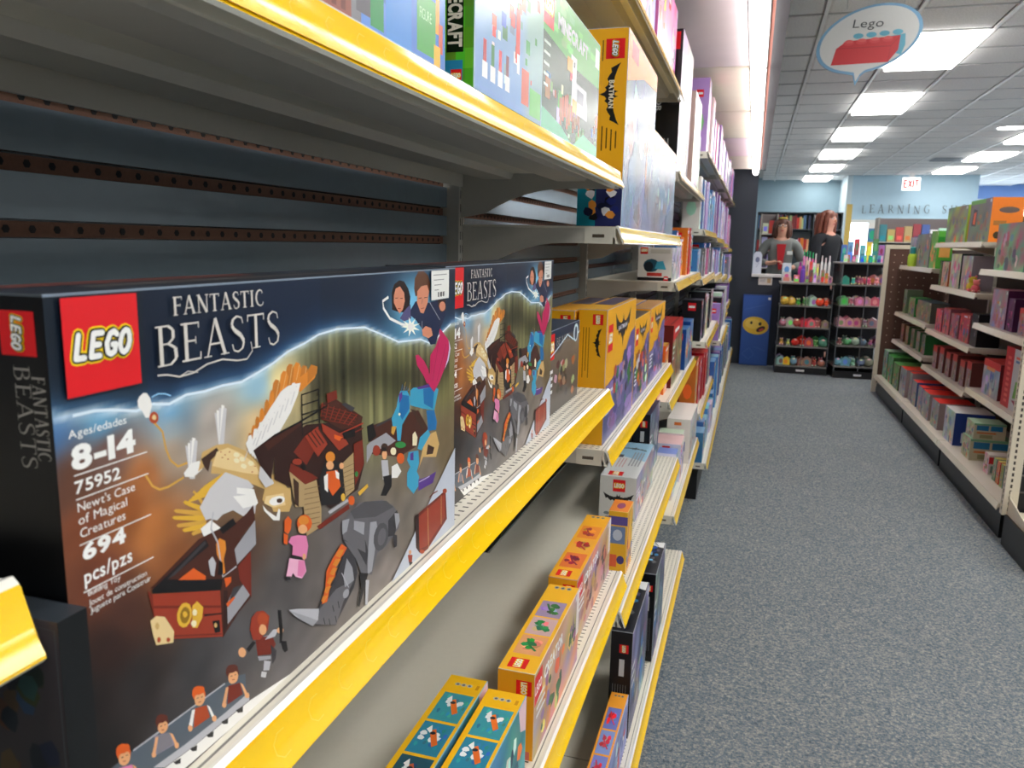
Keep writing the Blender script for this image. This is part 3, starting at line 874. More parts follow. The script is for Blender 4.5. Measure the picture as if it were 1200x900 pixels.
lav 0 2090,896 2116,854 2091,802 2046,770 2079,814 2097,856
skin 0 1462,526 1458,518 1451,512 1440,513 1428,518 1421,528 1418,538 1422,546 1430,551 1440,550 1451,546 1459,536
black 0 1420,565 1454,556 1456,540 1424,548
grey3 0 1412,517 1467,503 1480,428 1424,438
black 0 1425,450 1501,436 1500,390 1451,366 1403,381 1438,415
white 0 1502,468 1552,467 1589,424 1552,408 1501,422
orange3 0 764,504 784,511 802,491 796,464 780,455 762,470
orange3 0 758,466 780,452 774,424 756,436
orange3 0 914,443 907,431 890,426 869,430 848,442 833,457 828,472 834,484 850,489 872,486 893,475 908,459
orange 0 896,458 892,452 880,450 865,454 850,460 840,470 836,479 840,485 852,486 866,483 882,476 892,467
skin 0 886,433 882,427 872,425 858,428 846,434 836,443 833,452 838,458 847,460 860,458 873,451 882,442
pink 0 795,442 833,433 878,414 888,378 875,340 796,374 802,410 780,430
dark 0 792,386 852,354 850,344 789,376
pinkl 0 782,378 864,338 873,299 846,286 812,306 798,324 783,310 760,323
pink 0 830,352 864,338 870,300 847,289 822,306
skin 0 872,348 870,343 866,340 862,341 857,344 854,350 853,355 854,360 858,362 862,362 867,359 870,354
dark 0 760,329 788,317 782,308 759,319
grey1 0 1122,386 1226,411 1411,363 1504,308 1560,252 1552,202 1438,169 1362,169 1316,102 1233,144 1194,214 1108,314 1103,361
grey4 0 1161,400 1267,402 1441,350 1504,304 1350,316 1186,365
grey2 0 1104,386 1154,376 1134,337 1102,336
grey2 0 1186,358 1265,324 1257,279 1184,326
greyd 0 1108,314 1184,312 1264,263 1290,204 1274,154 1196,261
grey1 0 1108,320 1184,319 1264,270 1269,206 1196,254
grey2 0 1307,310 1357,296 1364,268 1348,203 1316,116 1281,116 1290,218
grey4 0 1454,195 1434,174 1404,167 1371,174 1345,194 1332,221 1335,248 1354,269 1383,278 1415,271 1442,252 1456,223
grey1 0 1434,204 1422,191 1405,186 1387,189 1372,200 1366,217 1368,234 1380,247 1396,253 1414,250 1429,238 1436,222
greyd 0 1456,265 1536,282 1552,240 1510,186 1454,200
grey2 0 1512,276 1552,262 1560,229 1527,203
greyd 0 1494,196 1535,177 1534,132 1510,134
dark 0 1220,149 1288,120 1258,76 1216,19 1202,32 1232,88
grey3 0 1267,102 1294,90 1278,-3 1261,5
greyd 0 1132,285 1194,214 1206,155 1178,112 1048,37 912,97 948,156 1018,182 1080,233
grey1 0 1053,160 1179,139 1100,92 1048,31 918,98 947,137
grey2 0 1103,184 1130,240 1168,191 1179,139 1114,140
grey3 7 1092,202 1140,128
grey2 0 1138,102 1130,98 1118,98 1107,102 1100,110 1098,118 1101,126 1110,130 1121,130 1132,126 1140,118 1142,110
dark 9 968,96 976,69
dark 9 1002,76 1010,49
dark 9 1044,66 1052,38
dark 9 1027,112 1036,86
dark 9 1064,110 1072,82
orange3 0 1095,306 1132,278 1112,266 1056,250 1049,207 1018,194 993,142 959,148 984,196 992,250 1034,278
orange 0 1076,293 1112,278 1081,262 1052,280
orange 0 1054,268 1090,254 1058,239 1032,256
orange 0 1031,244 1066,231 1036,216 1012,232
orange 0 1009,220 1044,208 1014,193 992,208
orange 0 987,196 1022,185 992,170 973,186
orange 0 966,173 1000,162 970,148 954,162
grey3 0 771,216 822,196 942,140 934,105 901,99 850,140 801,182
grey2 0 778,209 892,132 932,103 901,99 840,148
pale 0 2169,378 1954,262 1483,-36 1636,-76 1885,-76 2180,-84
case2 0 1710,198 1746,197 2052,207 2070,62 1844,-1 1784,5 1718,55
case 0 1746,181 2041,194 2050,78 1834,19 1746,36
tan 9 1843,189 1854,3
tan 9 1998,198 2000,60
casedk 0 1710,198 1746,197 1756,16 1718,55
case2 12 1862,232 1903,236 1955,232
rust 0 1808,2 1804,-1 1794,-1 1781,3 1768,10 1758,17 1754,24 1758,27 1768,26 1781,23 1794,16 1804,9
rust 0 2068,198 2064,193 2054,192 2041,194 2028,200 2018,207 2014,214 2018,219 2028,220 2040,218 2054,213 2064,206
skin 0 1672,52 1670,48 1665,47 1658,48 1651,52 1646,58 1644,64 1646,68 1651,69 1658,68 1666,64 1670,58
case 0 1636,54 1682,37 1676,8 1646,16
dark 0 1646,20 1682,5 1682,-15 1654,-12
grey2 0 697,143 692,132 680,129 663,134 648,146 636,161 634,176 638,186 650,189 666,184 682,173 693,158
case2 0 608,207 690,170 705,136 678,118 616,146
dark 0 596,202 610,190 576,178 565,194
skin 0 564,184 561,178 554,176 546,179 537,186 532,194 530,202 532,208 539,210 548,208 556,201 562,192
case 0 593,276 617,282 649,270 677,240 666,202 628,190 596,206 583,244
rust 0 670,233 666,224 656,222 642,225 630,234 621,246 618,258 622,266 632,270 645,266 658,258 667,245
skin 0 660,206 657,198 650,196 641,198 632,205 626,214 624,223 627,230 634,234 643,231 652,224 658,216
grey3 0 652,177 696,188 722,176 703,162
skin 0 748,160 745,156 738,156 730,158 721,164 714,171 712,177 715,180 722,181 730,178 739,173 746,166
black 0 720,239 738,230 744,164 736,124 724,130 726,168
black 0 730,134 760,118 767,84 750,86 738,103
greyd 0 680,148 708,114 702,90 685,83
grey3 0 646,115 678,95 668,72 640,87
white2 0 632,88 656,73 650,58 627,74
grey2 0 616,144 678,113 678,103 622,127
slate 0 68,164 197,164 468,144 524,136 557,123 556,53 462,60 206,74 164,88
grey3 9 140,164 196,160 339,152 468,144
grey3 0 196,81 308,69 462,60 568,59 570,34 475,38 331,45 232,56
white 0 232,54 331,44 475,36 570,32 776,0 774,-38 493,-8 328,5 292,7
dark 0 508,40 540,34 538,16 518,26
dark 0 445,44 475,38 472,22 454,32
dark 0 384,44 414,38 411,22 393,32
dark 0 322,46 349,40 346,25 330,34
dark 0 262,50 288,44 286,30 270,38
slate 0 468,137 530,111 556,60 457,80
case2 0 481,129 530,111 542,69 474,78
skin 0 471,130 482,126 468,84 454,92
skin 0 532,110 544,98 564,56 552,58
brownr 0 528,148 527,136 518,131 505,134 491,143 480,156 474,171 476,182 484,187 496,184 511,176 522,162
skin 0 523,128 516,122 506,123 494,128 486,138 482,148 484,158 491,164 501,164 512,158 521,148 525,138
brownr 0 524,162 524,156 516,154 504,156 492,161 480,169 475,177 476,183 483,186 494,184 508,178 518,170
skin 0 470,80 468,76 465,75 460,77 456,81 452,86 452,91 453,94 457,96 461,94 466,90 469,84
skin 0 570,48 568,44 564,44 560,46 554,50 551,55 550,60 552,64 556,65 560,63 566,59 569,54
brownd 4 492,151 500,149
brownd 4 509,146 516,144
case 4 498,138 508,133
slate 0 334,152 392,126 415,77 323,96
rust 0 346,144 392,126 402,85 340,93
white 0 337,145 348,141 334,99 321,107
white 0 393,126 404,114 422,72 412,74
orange3 0 390,162 389,151 381,146 368,148 356,158 346,171 340,185 342,196 350,201 362,198 374,190 385,176
skin 0 386,144 378,138 369,138 359,144 351,152 348,163 349,173 356,178 366,178 376,173 384,164 387,152
orange3 0 387,177 386,171 380,168 368,170 356,176 346,184 341,191 342,197 348,200 359,198 372,192 382,185
skin 0 336,96 334,92 331,91 326,92 322,96 320,102 319,106 320,110 323,111 328,109 332,105 335,100
skin 0 428,65 426,62 423,60 418,62 414,66 410,72 410,76 411,80 414,81 419,80 424,76 427,70
brownd 4 357,166 364,164
brownd 4 372,160 379,158
case 4 362,152 372,148
lavg 0 207,158 255,136 274,92 198,108
grey 0 217,151 255,136 264,98 211,106
skin 0 210,152 218,148 206,111 196,118
skin 0 256,134 266,124 280,88 272,89
brownr 0 254,168 253,158 246,153 236,155 225,164 216,175 213,188 214,197 220,202 230,200 242,192 250,180
skin 0 250,150 244,146 236,146 228,150 222,158 218,168 220,176 226,181 234,182 242,176 248,168 252,159
brownr 0 252,180 251,175 245,173 236,174 226,179 217,186 214,193 214,198 220,200 228,199 238,194 247,188
skin 0 208,107 207,104 204,104 200,105 196,108 194,112 194,117 195,120 198,121 202,120 205,116 207,112
skin 0 284,81 284,78 280,77 276,78 272,82 270,87 269,92 270,94 274,96 278,94 282,90 284,86
brownd 4 226,170 232,168
brownd 4 240,166 245,164
case 4 230,158 238,154
slate 0 84,157 133,133 152,86 74,104
pink 0 95,150 133,133 141,93 88,100
skin 0 87,150 96,147 83,106 72,114
skin 0 134,132 144,120 158,81 149,82
orange3 0 132,168 131,157 124,152 114,154 103,163 94,176 91,190 92,200 99,204 109,202 120,194 128,181
skin 0 128,149 122,144 114,144 106,149 99,158 96,168 98,177 104,182 112,182 120,177 127,168 130,158
orange3 0 130,182 130,176 124,174 114,175 104,180 96,188 92,195 92,201 98,204 107,202 117,196 126,190
skin 0 84,103 84,100 80,98 77,100 74,104 71,108 70,113 72,116 74,118 78,116 82,112 84,107
skin 0 162,74 161,70 158,70 154,72 150,75 148,80 147,85 148,88 152,90 156,88 159,84 162,79
brownd 4 104,170 110,168
brownd 4 118,166 123,164
case 4 108,158 116,154
glow 0 1482,1096 1482,1096 1482,1096 1482,1096
white 22 1483,1122 1436,1110 1441,1084 1494,1042 1593,1012 1686,992
brownb 0 1510,1136 1532,1167 1576,1180 1620,1174 1659,1145 1679,1111 1672,1078 1620,1054 1550,1064 1512,1073
navy2 0 1580,1035 1620,1060 1679,1083 1686,1026 1620,1020
skin2 0 1544,1150 1582,1157 1620,1130 1626,1098 1606,1066 1578,1054 1550,1076 1529,1098 1529,1125
brownb 5 1541,1114 1562,1114
brownb 5 1584,1111 1607,1110
case 6 1562,1074 1588,1072
navy 0 1679,1060 1727,1091 1866,1076 1999,1080 2057,1064 2050,1008 1984,952 1937,894 1882,898 1799,970 1727,1017 1679,1038
brownh 0 1714,1142 1721,1182 1756,1208 1805,1213 1857,1188 1880,1152 1866,1112 1727,1111
skin2 0 1744,1130 1784,1148 1842,1151 1865,1124 1850,1077 1806,1036 1777,1042 1742,1084
brownb 6 1756,1100 1787,1101
brownb 6 1814,1100 1846,1100
case 6 1782,1058 1816,1058
brownd 6 1796,1098 1787,1076
skin2 0 1792,970 1829,982 1889,967 1905,935 1859,928 1799,946
brownd 0 1966,1082 2048,1078 2058,1032 2000,1024 1959,1058
skin2 0 2049,1048 2044,1038 2031,1032 2013,1030 1994,1034 1982,1043 1976,1054 1981,1064 1994,1070 2012,1072 2030,1068 2044,1060
grey3 7 1873,1076 1984,994
grey3 6 1792,1006 1792,970
glowc 0 1715,990 1771,970 1706,980 1727,954 1686,978 1662,956 1662,982 1608,975 1646,991 1587,1002 1646,1001 1608,1024 1662,1007 1663,1033 1686,1007 1727,1023 1706,1000 1771,998
white 0 1710,990 1706,983 1694,979 1679,978 1664,982 1654,988 1650,996 1654,1003 1664,1007 1679,1008 1694,1004 1706,998"""
HB = [(-0.0011,0.1961),(0.0095,0.1939),(0.0202,0.1938),(0.0292,0.1924),(0.0435,0.1891),(0.053,0.1904),(0.0638,0.1883),(0.0756,0.1906),(0.0892,0.1899),(0.1024,0.1905),(0.1187,0.1898),(0.1333,0.1926),(0.1481,0.1958),(0.1629,0.2005),(0.1815,0.2034),(0.1973,0.2069),(0.2207,0.2081),(0.2585,0.2056),(0.2849,0.198),(0.3139,0.189),(0.3563,0.1863),(0.3779,0.1803),(0.4232,0.1928)]
HC = [((-0.0008,0.1919),(70,110,160)),((0.0243,0.1893),(90,150,190)),((0.0645,0.1837),(110,165,205)),((0.1314,0.1868),(150,190,210)),((0.1561,0.1877),(235,215,150)),((0.0943,0.1709),(175,165,155)),((0.0641,0.1776),(150,160,165)),((0.0276,0.1745),(120,85,75)),((0.0631,0.1654),(170,150,130)),((0.13,0.1631),(220,190,140)),((0.0092,0.1684),(95,60,45)),((0.046,0.1578),(180,110,60)),((0.0347,0.1454),(150,85,40)),((0.0114,0.1458),(120,65,40)),((0.0492,0.1323),(185,115,60)),((0.018,0.1204),(115,60,40)),((0.0588,0.1117),(150,90,50)),((0.0306,0.0988),(75,45,35)),((0.0198,0.0879),(50,32,28)),((0.0088,0.07),(35,28,27)),((0.0328,0.0642),(45,40,40)),((0.0725,0.051),(62,60,62)),((0.1,0.051),(85,82,84)),((0.1391,0.0366),(95,92,92)),((0.1495,0.0644),(85,80,80)),((0.2215,0.071),(105,98,96)),((0.272,0.0395),(120,112,108)),((0.3338,0.0458),(120,110,100)),((0.334,0.0894),(120,105,85)),((0.4085,0.0857),(115,98,70)),((0.4076,0.1408),(125,120,75)),((0.3031,0.1648),(125,125,80)),((0.2254,0.1826),(110,110,75)),((0.1839,0.1939),(120,118,85)),((0.1737,0.1797),(200,180,130)),((0.2028,0.1638),(110,105,70)),((0.2742,0.144),(120,118,80)),((0.3694,0.0648),(125,112,100)),((0.1553,-0.0),(105,100,100)),((0.052,0.0259),(60,57,58)),((0.0106,0.0383),(30,27,27)),((0.3696,0.0339),(150,140,130)),((0.1107,0.1007),(70,50,45)),((0.22,0.028),(120,112,108)),((0.1193,0.1172),(120,90,60)),((0.2857,-0.0007),(140,130,125)),((-0.0136,0.0608),(20,20,25))]
HT = [('Ages/edades', 0.0066, 0.1849, 0.0305, 0.0034, 0), ('8-14', 0.007, 0.1718, 0.034, 0.0094, 2), ('75952', 0.0077, 0.1616, 0.024, 0.0052, 1), ("Newt's Case", 0.0083, 0.1538, 0.0311, 0.0038, 0), ('of Magical', 0.0082, 0.1483, 0.0262, 0.0039, 0), ('Creatures', 0.0085, 0.1426, 0.0244, 0.0039, 0), ('694', 0.0089, 0.1327, 0.0231, 0.0064, 2), ('pcs/pzs', 0.0088, 0.1222, 0.0263, 0.0062, 1), ('Building Toy', 0.01, 0.1164, 0.0177, 0.0026, 0), ('Jouet de construction', 0.0101, 0.112, 0.033, 0.0026, 0), ('Juguete para Construir', 0.0102, 0.1088, 0.0348, 0.0026, 0)]
def hero_bg(u, v):
    for (a, b), (c, d) in zip(HB, HB[1:]):
        if a <= u <= c: break
    t = min(max((u-a)/(c-a), 0), 1); bv = b+(d-b)*t
    dist = v-bv
    if dist > 0:
        base = (11, 21+9*min(1, max(0, u/.15)), 38+18*min(1, max(0, u/.15)))
        if u > .2: base = (12, 28, 50)
        if u < .05: base = (16, 27, 40)
        g = math.exp(-dist/.0055)*.8; base = [base[i]*(1-g)+(88,150,205)[i]*g for i in range(3)]
        pg = math.exp(-((u-.345)/.045)**2-((v-.212)/.028)**2)*1.15
        base = [base[i]*(1-min(pg, 1))+(120,196,232)[i]*min(pg, 1) for i in range(3)]
    else:
        n = [0, 0, 0]; ws = 0
        for (cu, cv), c in HC:
            w = 1/((u-cu)**2+(v-cv)**2+1e-5)**1.6; ws += w
            for i in range(3): n[i] += c[i]*w
        base = [q/ws for q in n]
        if .17 < u < .42 and v > .10:
            k = min(1, (u-.17)/.02)*min(1, (v-.10)/.04)
            s = noise.noise(Vector((u*130, v*6, 3)))*.5+noise.noise(Vector((u*300, v*9, 8)))*.3
            base = [max(0, q*(1+s*k)) for q in base]
            dk = math.exp(-((dist+.03)/.018)**2)*k*.45
            base = [q*(1-dk) for q in base]
        else:
            s = noise.noise(Vector((u*60, v*90, 1)))*.12; base = [q*(1+s) for q in base]
        g = math.exp(dist/.0035)*.6; base = [base[i]*(1-g)+(176,214,230)[i]*g for i in range(3)]
    g = math.exp(-(dist/.0016)**2)*.6
    base = [base[i]*(1-g)+(236,246,252)[i]*g for i in range(3)]
    return tuple(min(255, max(0, q)) for q in base)
def hero_art(a, small=False):
    a.grid(hero_bg, 0, 0, .4335, .243, 84 if small else 150, 50 if small else 90)
    a.line((222, 238, 250), .0013, [p for p in HB if -.001 < p[0] < .4235])
    for row in HERO.strip().split('\n'):
        c, w, *pts = row.split(' ')
        P = [tuple(int(q)/5000 for q in p.split(',')) for p in pts]
        if w == '0': a.poly(PAL[c], P)
        else: a.line(PAL[c], float(w)/10000, P)
    for s, u, v, w, h, b in HT: a.text(WHITE, u, v, s, h, width=w, bold=(0.0, .018, .045)[b])
    for v in (.1693, .1592, .1397, .1190): a.line(WHITE, .0005, [(.0078, v), (.048, v)])
def hero_badge(a): logo(a, 0, 0, .0395, 2)
def hero_title(a):
    S = (214, 208, 200)
    serif(a, S, .0125, .0225, 'FANTASTIC', .0086, .0705, wk=1.35)
    serif(a, S, .0, .0, 'BEASTS', .0185, .098, wk=1.0)
    a.line(S, .0008, [(.0, -.0035), (.006, -.0040), (.014, -.0062), (.024, -.0058), (.034, -.0030), (.046, -.0022), (.058, -.0045), (.066, -.0048), (.071, -.001), (.070, .004)])
    a.line(S, .0005, [(.014, -.0062), (.020, -.0045), (.027, -.006)])

def carton(name, label, face, xf, depth, y0, y1, zb, h, front, end, top, fa=None, ea=None, ta=None, group=None, cat='toy box', mat='carton', rz=0, extra=None, fn='front_print'):
    """face +1: front looks at +x (left run); -1: front looks at -x (right run)"""
    L = y1-y0; d = depth
    cx = xf-face*d/2; cy = (y0+y1)/2
    body = MB(); cols = [end, top, end, end, front if face > 0 else end, front if face < 0 else end]
    body.box(-d/2, -L/2, 0, d/2, L/2, h, None, cols=cols)
    o = body.build(name, mat, loc=(cx, cy, zb), rz=rz); tag(o, label, cat, group)
    if L > .05 and y0 < 2.3 and face > 0:      # lighter strips along the carton edges where they can be seen
        e = MB(); w = .0007; q = tuple(min(255, int(c*.6+110)) for c in front)
        x = d/2*face
        e.box(x-w, -L/2-w*.3, 0, x+w*.3, -L/2+w, h, q).box(x-w, -L/2, h-w, x+w*.3, L/2, h+w*.3, q).box(x-w, L/2-w, 0, x+w*.3, L/2+w*.3, h, q)
        e.box(-d/2, -L/2-w*.3, h-w, d/2, -L/2+w, h+w*.3, q)
        e.build('carton_edge', mat, o)
    stp = .000015+.000025*max(0, y0)
    if fa:
        a = Art(); a.STEP = stp; fa(a, L, h)
        if face > 0: a.build(fn, o, (d/2, -L/2, 0), (0,1,0), (0,0,1), mat, clip=(L, h))
        else: a.build(fn, o, (-d/2, L/2, 0), (0,-1,0), (0,0,1), mat, clip=(L, h))
    if ea:
        a = Art(); a.STEP = stp; ea(a, d, h); a.build('end_print', o, (-d/2, -L/2, 0), (1,0,0), (0,0,1), mat, clip=(d, h))
    if ta:
        a = Art(); a.STEP = stp; ta(a, L, d)
        if face > 0: a.build('top_print', o, (d/2, -L/2, h), (0,1,0), (-1,0,0), mat, clip=(L, d))
        else: a.build('top_print', o, (-d/2, L/2, h), (0,-1,0), (1,0,0), mat, clip=(L, d))
    return o

# --- the two big film boxes
def hero_box(label, xf, y0, y1, sx, small):
    L = y1-y0; h = .2425; d = .062
    nav = (18, 27, 40)
    body = MB().box(-d/2, -L/2, 0, d/2, L/2, h, None, cols=[nav, (44, 50, 62), (5, 5, 8), nav, nav, nav])
    o = body.build('film_toy_box', 'carton', loc=(xf-d/2, (y0+y1)/2, -.2658))
    tag(o, label, 'toy box', 'big dark blue film toy boxes')
    e = MB(); w = .0008; q = (126, 140, 156)
    e.box(d/2-w, -L/2, h-w, d/2+w*.2, L/2, h+w*.3, q).box(-d/2, -L/2-w*.2, h-w, d/2, -L/2+w, h+w*.3, (84, 92, 100))
    e.build('carton_edge', 'carton', o)
    O = (d/2, -L/2, 0); U = (0, sx, 0); V = (0, 0, 1)
    a = Art(); a.STEP = .000016; hero_art(a, small)
    def place(a, u, v, n, lift=.0): return a.build(n, o, (d/2+lift, -L/2+u*sx, v), U, V, 'carton')
    p = a.build('front_artwork', o, O, U, V, 'carton', clip=(.4335, .2422))
    bd = Art(); bd.STEP = .00001; hero_badge(bd); place(bd, .0062, .2015, 'logo_badge', .0)
    t = Art(); hero_title(t); place(t, .0549, .2068, 'title_lettering', .0)
    return o, L, h, d
for (lb, xf, y0, y1, sm) in (('big dark blue film toy box nearest the viewer, brown winged beast scene', -.256, .232, .6655, False),
                             ('second dark blue film toy box, partly behind the nearest one', -.275, .690, 1.108, True)):
    o, L, h, d = hero_box(lb, xf, y0, y1, (y1-y0)/.4335, sm)
    kids = [c for c in bpy.data.objects if c.parent == o]
    # layers of the artwork rise by 0.06 mm each: lift badge and lettering just above it
    top = max(v.co.x for c in kids if c.name.startswith('front_artwork') for v in c.data.vertices)
    for c in kids:
        if c.name.startswith(('logo_badge', 'title_lettering')): c.location.x = top-d/2+.0002
    s = Art(); s.rect((236, 236, 232), 0, 0, .0395, .0245)
    for k in range(4): s.rect((150, 150, 150), .004+.001*k, .0205-.0042*k, .034-.006*k, .0212-.0042*k)
    for k, w in enumerate((.002, .001, .0025, .001, .002, .001)): s.rect(BLK, .014+.0028*k, .0022, .014+.0028*k+w, .0062)
    st = s.build('price_sticker', o, (top+.0003, -L/2+.374*(L/.4335), .217), (0, L/.4335, 0), (0,0,1), 'carton')
    # narrow end print: badge turned on its side and the turned lettering
    a = Art(); a.STEP = .00001; logo(a, .0397, .2186, .0175, 2, rot=-90)
    # turned serif lettering
    b2 = Art(); S = (150, 146, 140); serif(b2, S, 0, .0085, 'FANTASTIC', .0065, .034); serif(b2, S, -.004, 0, 'BEASTS', .0078, .042, wk=.9)
    items = [(l, [([(.0450+v, .211-u) for u, v in pts], c) for pts, c in L2]) for l, L2 in b2.items]
    a.items += items
    a.build('end_print', o, (-d/2, -L/2, 0), (1,0,0), (0,0,1), 'carton')
    t = Art(); t.rect((120, 70, 66), .02, .042, L*.45, .058); t.rect((60, 68, 84), L*.5, .040, L*.95, .056); t.rect((96, 92, 92), L*.1, .02, L*.7, .032)
    t.build('top_print', o, (d/2, -L/2, h), (0,1,0), (-1,0,0), 'carton')

# --- smaller prints
def jit(c, r, s=.25): return tuple(min(255, max(0, int(v*(1+(r.random()-.5)*s)))) for v in c)
def blob(a, r, cu, cv, ru, rv, col):
    n = r.randint(5, 8); ph = r.random()*6
    a.poly(col, [(cu+ru*math.cos(ph+6.283*i/n)*(.55+.45*r.random()), cv+rv*math.sin(ph+6.283*i/n)*(.55+.45*r.random())) for i in range(n)])
def scene_art(seed, bg, accents, band=None, logo_px=None, lt=True, n=16):
    def f(a, L, h):
        r = random.Random(seed)
        c0 = [[jit(bg[(i+j) % len(bg)], r, .3) for i in range(5)] for j in range(4)]
        def fn(u, v):
            i = min(4, int(round(u/L*4))); j = min(3, int(round(v/h*3))); return c0[j][i]
        a.grid(fn, 0, 0, L, h, 4, 3)
        s = min(L, h)
        for k in range(n):
            blob(a, r, L*(.15+.75*r.random()), h*(.08+.62*r.random()), s*(.05+.13*r.random()), s*(.05+.15*r.random()), jit(accents[k % len(accents)], r, .3))
        if band:
            a.poly(band, [(0, h*.80), (L, h*.86), (L, h), (0, h)])
            a.rect(jit(WHITE, r, .1), L*.36, h*.88, L*.72, h*.94)
        if logo_px is not None:
            ss = min(h*.2, L*.22); logo(a, L*.03, h-ss-h*.03, ss, logo_px)
        if lt:
            for k in range(3): a.rect((235, 235, 235), L*.04, h*(.62-.09*k), L*(.16+.05*r.random()), h*(.655-.09*k))
        a.rect((225, 225, 225), L*.9, h*.9, L*.97, h*.97)
    return f
def end_art(seed, bg, accents, detail=0, stripe=None, emblem=False):
    def f(a, d, h):
        r = random.Random(seed+99); a.rect(bg, 0, 0, d, h)
        s = min(d*.5, h*.3); logo(a, d*.35, h-s-h*.05, s, detail, rot=-90)
        tx = tuple(max(0, c-110) for c in bg) if sum(bg) > 300 else (200, 200, 200)
        for k in range(4): a.rect(tx, d*(.22+.14*k), h*.22, d*(.22+.14*k)+d*.035, h*(.5+.12*r.random()))
        if stripe: a.rect(stripe, 0, 0, d, h*.14)
        if emblem: wing_emblem(a, BLK, d*.55, h*.45, h*.17, rot=90)
    return f
def pics_top(seed, bg, cols, n=3, lg=1):
    """top panel with a row of small pictures along its length"""
    def f(a, L, d):
        r = random.Random(seed); a.rect(bg, 0, 0, L, d)
        s = d*.5; logo(a, L*.03, d*.32, s, lg)
        L0 = L*.05+s*1.25; w = (L*.92-L0-d*.7)/n
        for k in range(n):
            u0 = L0+k*w; ba, ob = cols[k % len(cols)]
            a.rect(ba, u0, d*.12, u0+w*.93, d*.88)
            for q in range(5): blob(a, r, u0+w*(.3+.35*r.random()), d*(.35+.35*r.random()), w*.16, d*.2, jit(ba, r, .5))
            for q in range(6): blob(a, r, u0+w*(.25+.45*r.random()), d*(.3+.42*r.random()), w*.13, d*.14, jit(ob, r, .5))
            a.line(jit(ob, r, .2), d*.07, [(u0+w*.2, d*.3), (u0+w*.45, d*.55), (u0+w*.75, d*.68)])
        for q in range(3): a.ell((150, 150, 150), L*.965-q*d*.0, d*(.3+.2*q), d*.10, d*.08); a.ell((60, 60, 60), L*.965, d*(.3+.2*q), d*.05, d*.04)
    return f
YB1 = (238, 172, 28)
def bat_front(seed, det=1):
    def f(a, L, h):
        r = random.Random(seed)
        a.rect(YB1, 0, 0, L, h)
        def fn(u, v): 
            q = noise.noise(Vector((u*22+seed, v*22, 2))); return tuple(min(255, max(0, c*(1+q*.55))) for c in (112+40*q, 104, 158))
        a.poly((104, 92, 148), [(0, 0), (L, 0), (L, h*.75), (L*.82, h*.72), (L*.5, h*.5), (0, h*.42)])
        for j in range(7):
            for i in range(7):
                u, v = L*(i+.5)/7, h*.6*(j+.5)/7
                if v < h*(.40+.3*u/L): a.ell(fn(u, v), u, v, L*.1, h*.06, 6)
        for k in range(26): blob(a, r, L*(.2+.7*r.random()), h*(.06+.45*r.random()), L*.055, h*.06, jit([(120,98,140),(84,70,120),(70,120,90),(176,150,160),(190,90,70),(60,54,80)][k % 6], r, .3))
        a.poly((60, 120, 66), [(L*.78, h*.25), (L*.86, h*.3), (L*.84, h*.5), (L*.76, h*.45)])
        s = h*.20; logo(a, L*.05, h*.68, min(s, L*.2), det)
        wing_emblem(a, (40, 36, 40), L*.52, h*.82, L*.24, 0, .9)
        a.text((230, 226, 235), L*.36, h*.80, 'BATMAN', h*.035, width=L*.3, bold=.018)
        for k in range(4): a.rect((226, 226, 236), L*.05, h*(.36-.05*k), L*(.2 if k else .24), h*(.385-.05*k))
    return f
def bat_end(det=1, full=True):
    def f(a, d, h):
        a.rect(YB1, 0, 0, d, h)
        logo(a, d*.49, h-d*.53, d*.37, det, rot=-90)
        wing_emblem(a, (30, 28, 28), d*.69, h*.76, d*.46, rot=-90, sy=.70)
        for k in range(3): a.rect((150, 104, 14), d*(.16+.10*k), h*(.50+.05*(k % 2)), d*(.16+.10*k)+d*.03, h*.87)
    return f
BOXG = 'boxed building toys on the left run'
def lbox(*a, **k):
    k.setdefault('group', BOXG); return carton('toy_box', a[0], 1, *a[1:], **k)

# corner box on the lower shelf at the very left
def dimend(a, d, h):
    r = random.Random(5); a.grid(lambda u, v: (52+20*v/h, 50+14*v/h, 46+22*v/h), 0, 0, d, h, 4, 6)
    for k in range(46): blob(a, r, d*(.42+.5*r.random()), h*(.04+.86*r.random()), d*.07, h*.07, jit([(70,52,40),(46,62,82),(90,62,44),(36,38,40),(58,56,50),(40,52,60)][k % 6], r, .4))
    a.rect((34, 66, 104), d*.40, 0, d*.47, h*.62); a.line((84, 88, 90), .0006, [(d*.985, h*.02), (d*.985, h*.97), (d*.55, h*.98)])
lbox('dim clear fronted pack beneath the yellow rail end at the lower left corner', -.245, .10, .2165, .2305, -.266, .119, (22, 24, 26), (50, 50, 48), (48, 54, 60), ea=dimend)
# third small box of the same film
def small_film(a, L, h):
    r = random.Random(3)
    def fn(u, v):
        if v/h > .74+.12*u/L: return (24, 44, 70)
        t = v/h; return (70+70*t, 62+60*t, 58+44*t)
    a.grid(fn, 0, 0, L, h, 10, 10); logo(a, L*.06, h*.66, L*.17, 1); serif(a, (200,196,190), L*.28, h*.80, 'BEASTS', h*.09, L*.4)
    a.line((200, 226, 240), h*.02, [(0, h*.66), (L*.3, h*.76), (L*.6, h*.88), (L*.8, h*.78), (L, h*.86)])
    for k in range(24): blob(a, r, L*(.25+.65*r.random()), h*(.1+.5*r.random()), L*.06, h*.07, jit([(150,90,50),(90,60,44),(160,140,100),(60,54,50),(176,160,140)][k % 5], r, .4))
    for k in range(4): a.rect((226,226,226), L*.05, h*(.5-.08*k), L*.2, h*(.54-.08*k))
    a.ell((206, 226, 236), L*.87, h*.86, L*.08, h*.12, 12); a.ell((40, 60, 90), L*.87, h*.85, L*.04, h*.09, 12)
lbox('small navy film toy box just past the two big film boxes', -.287, .07, 1.125, 1.362, -.266, .134, (40, 60, 84), (20, 26, 36), (58, 70, 90), fa=small_film)

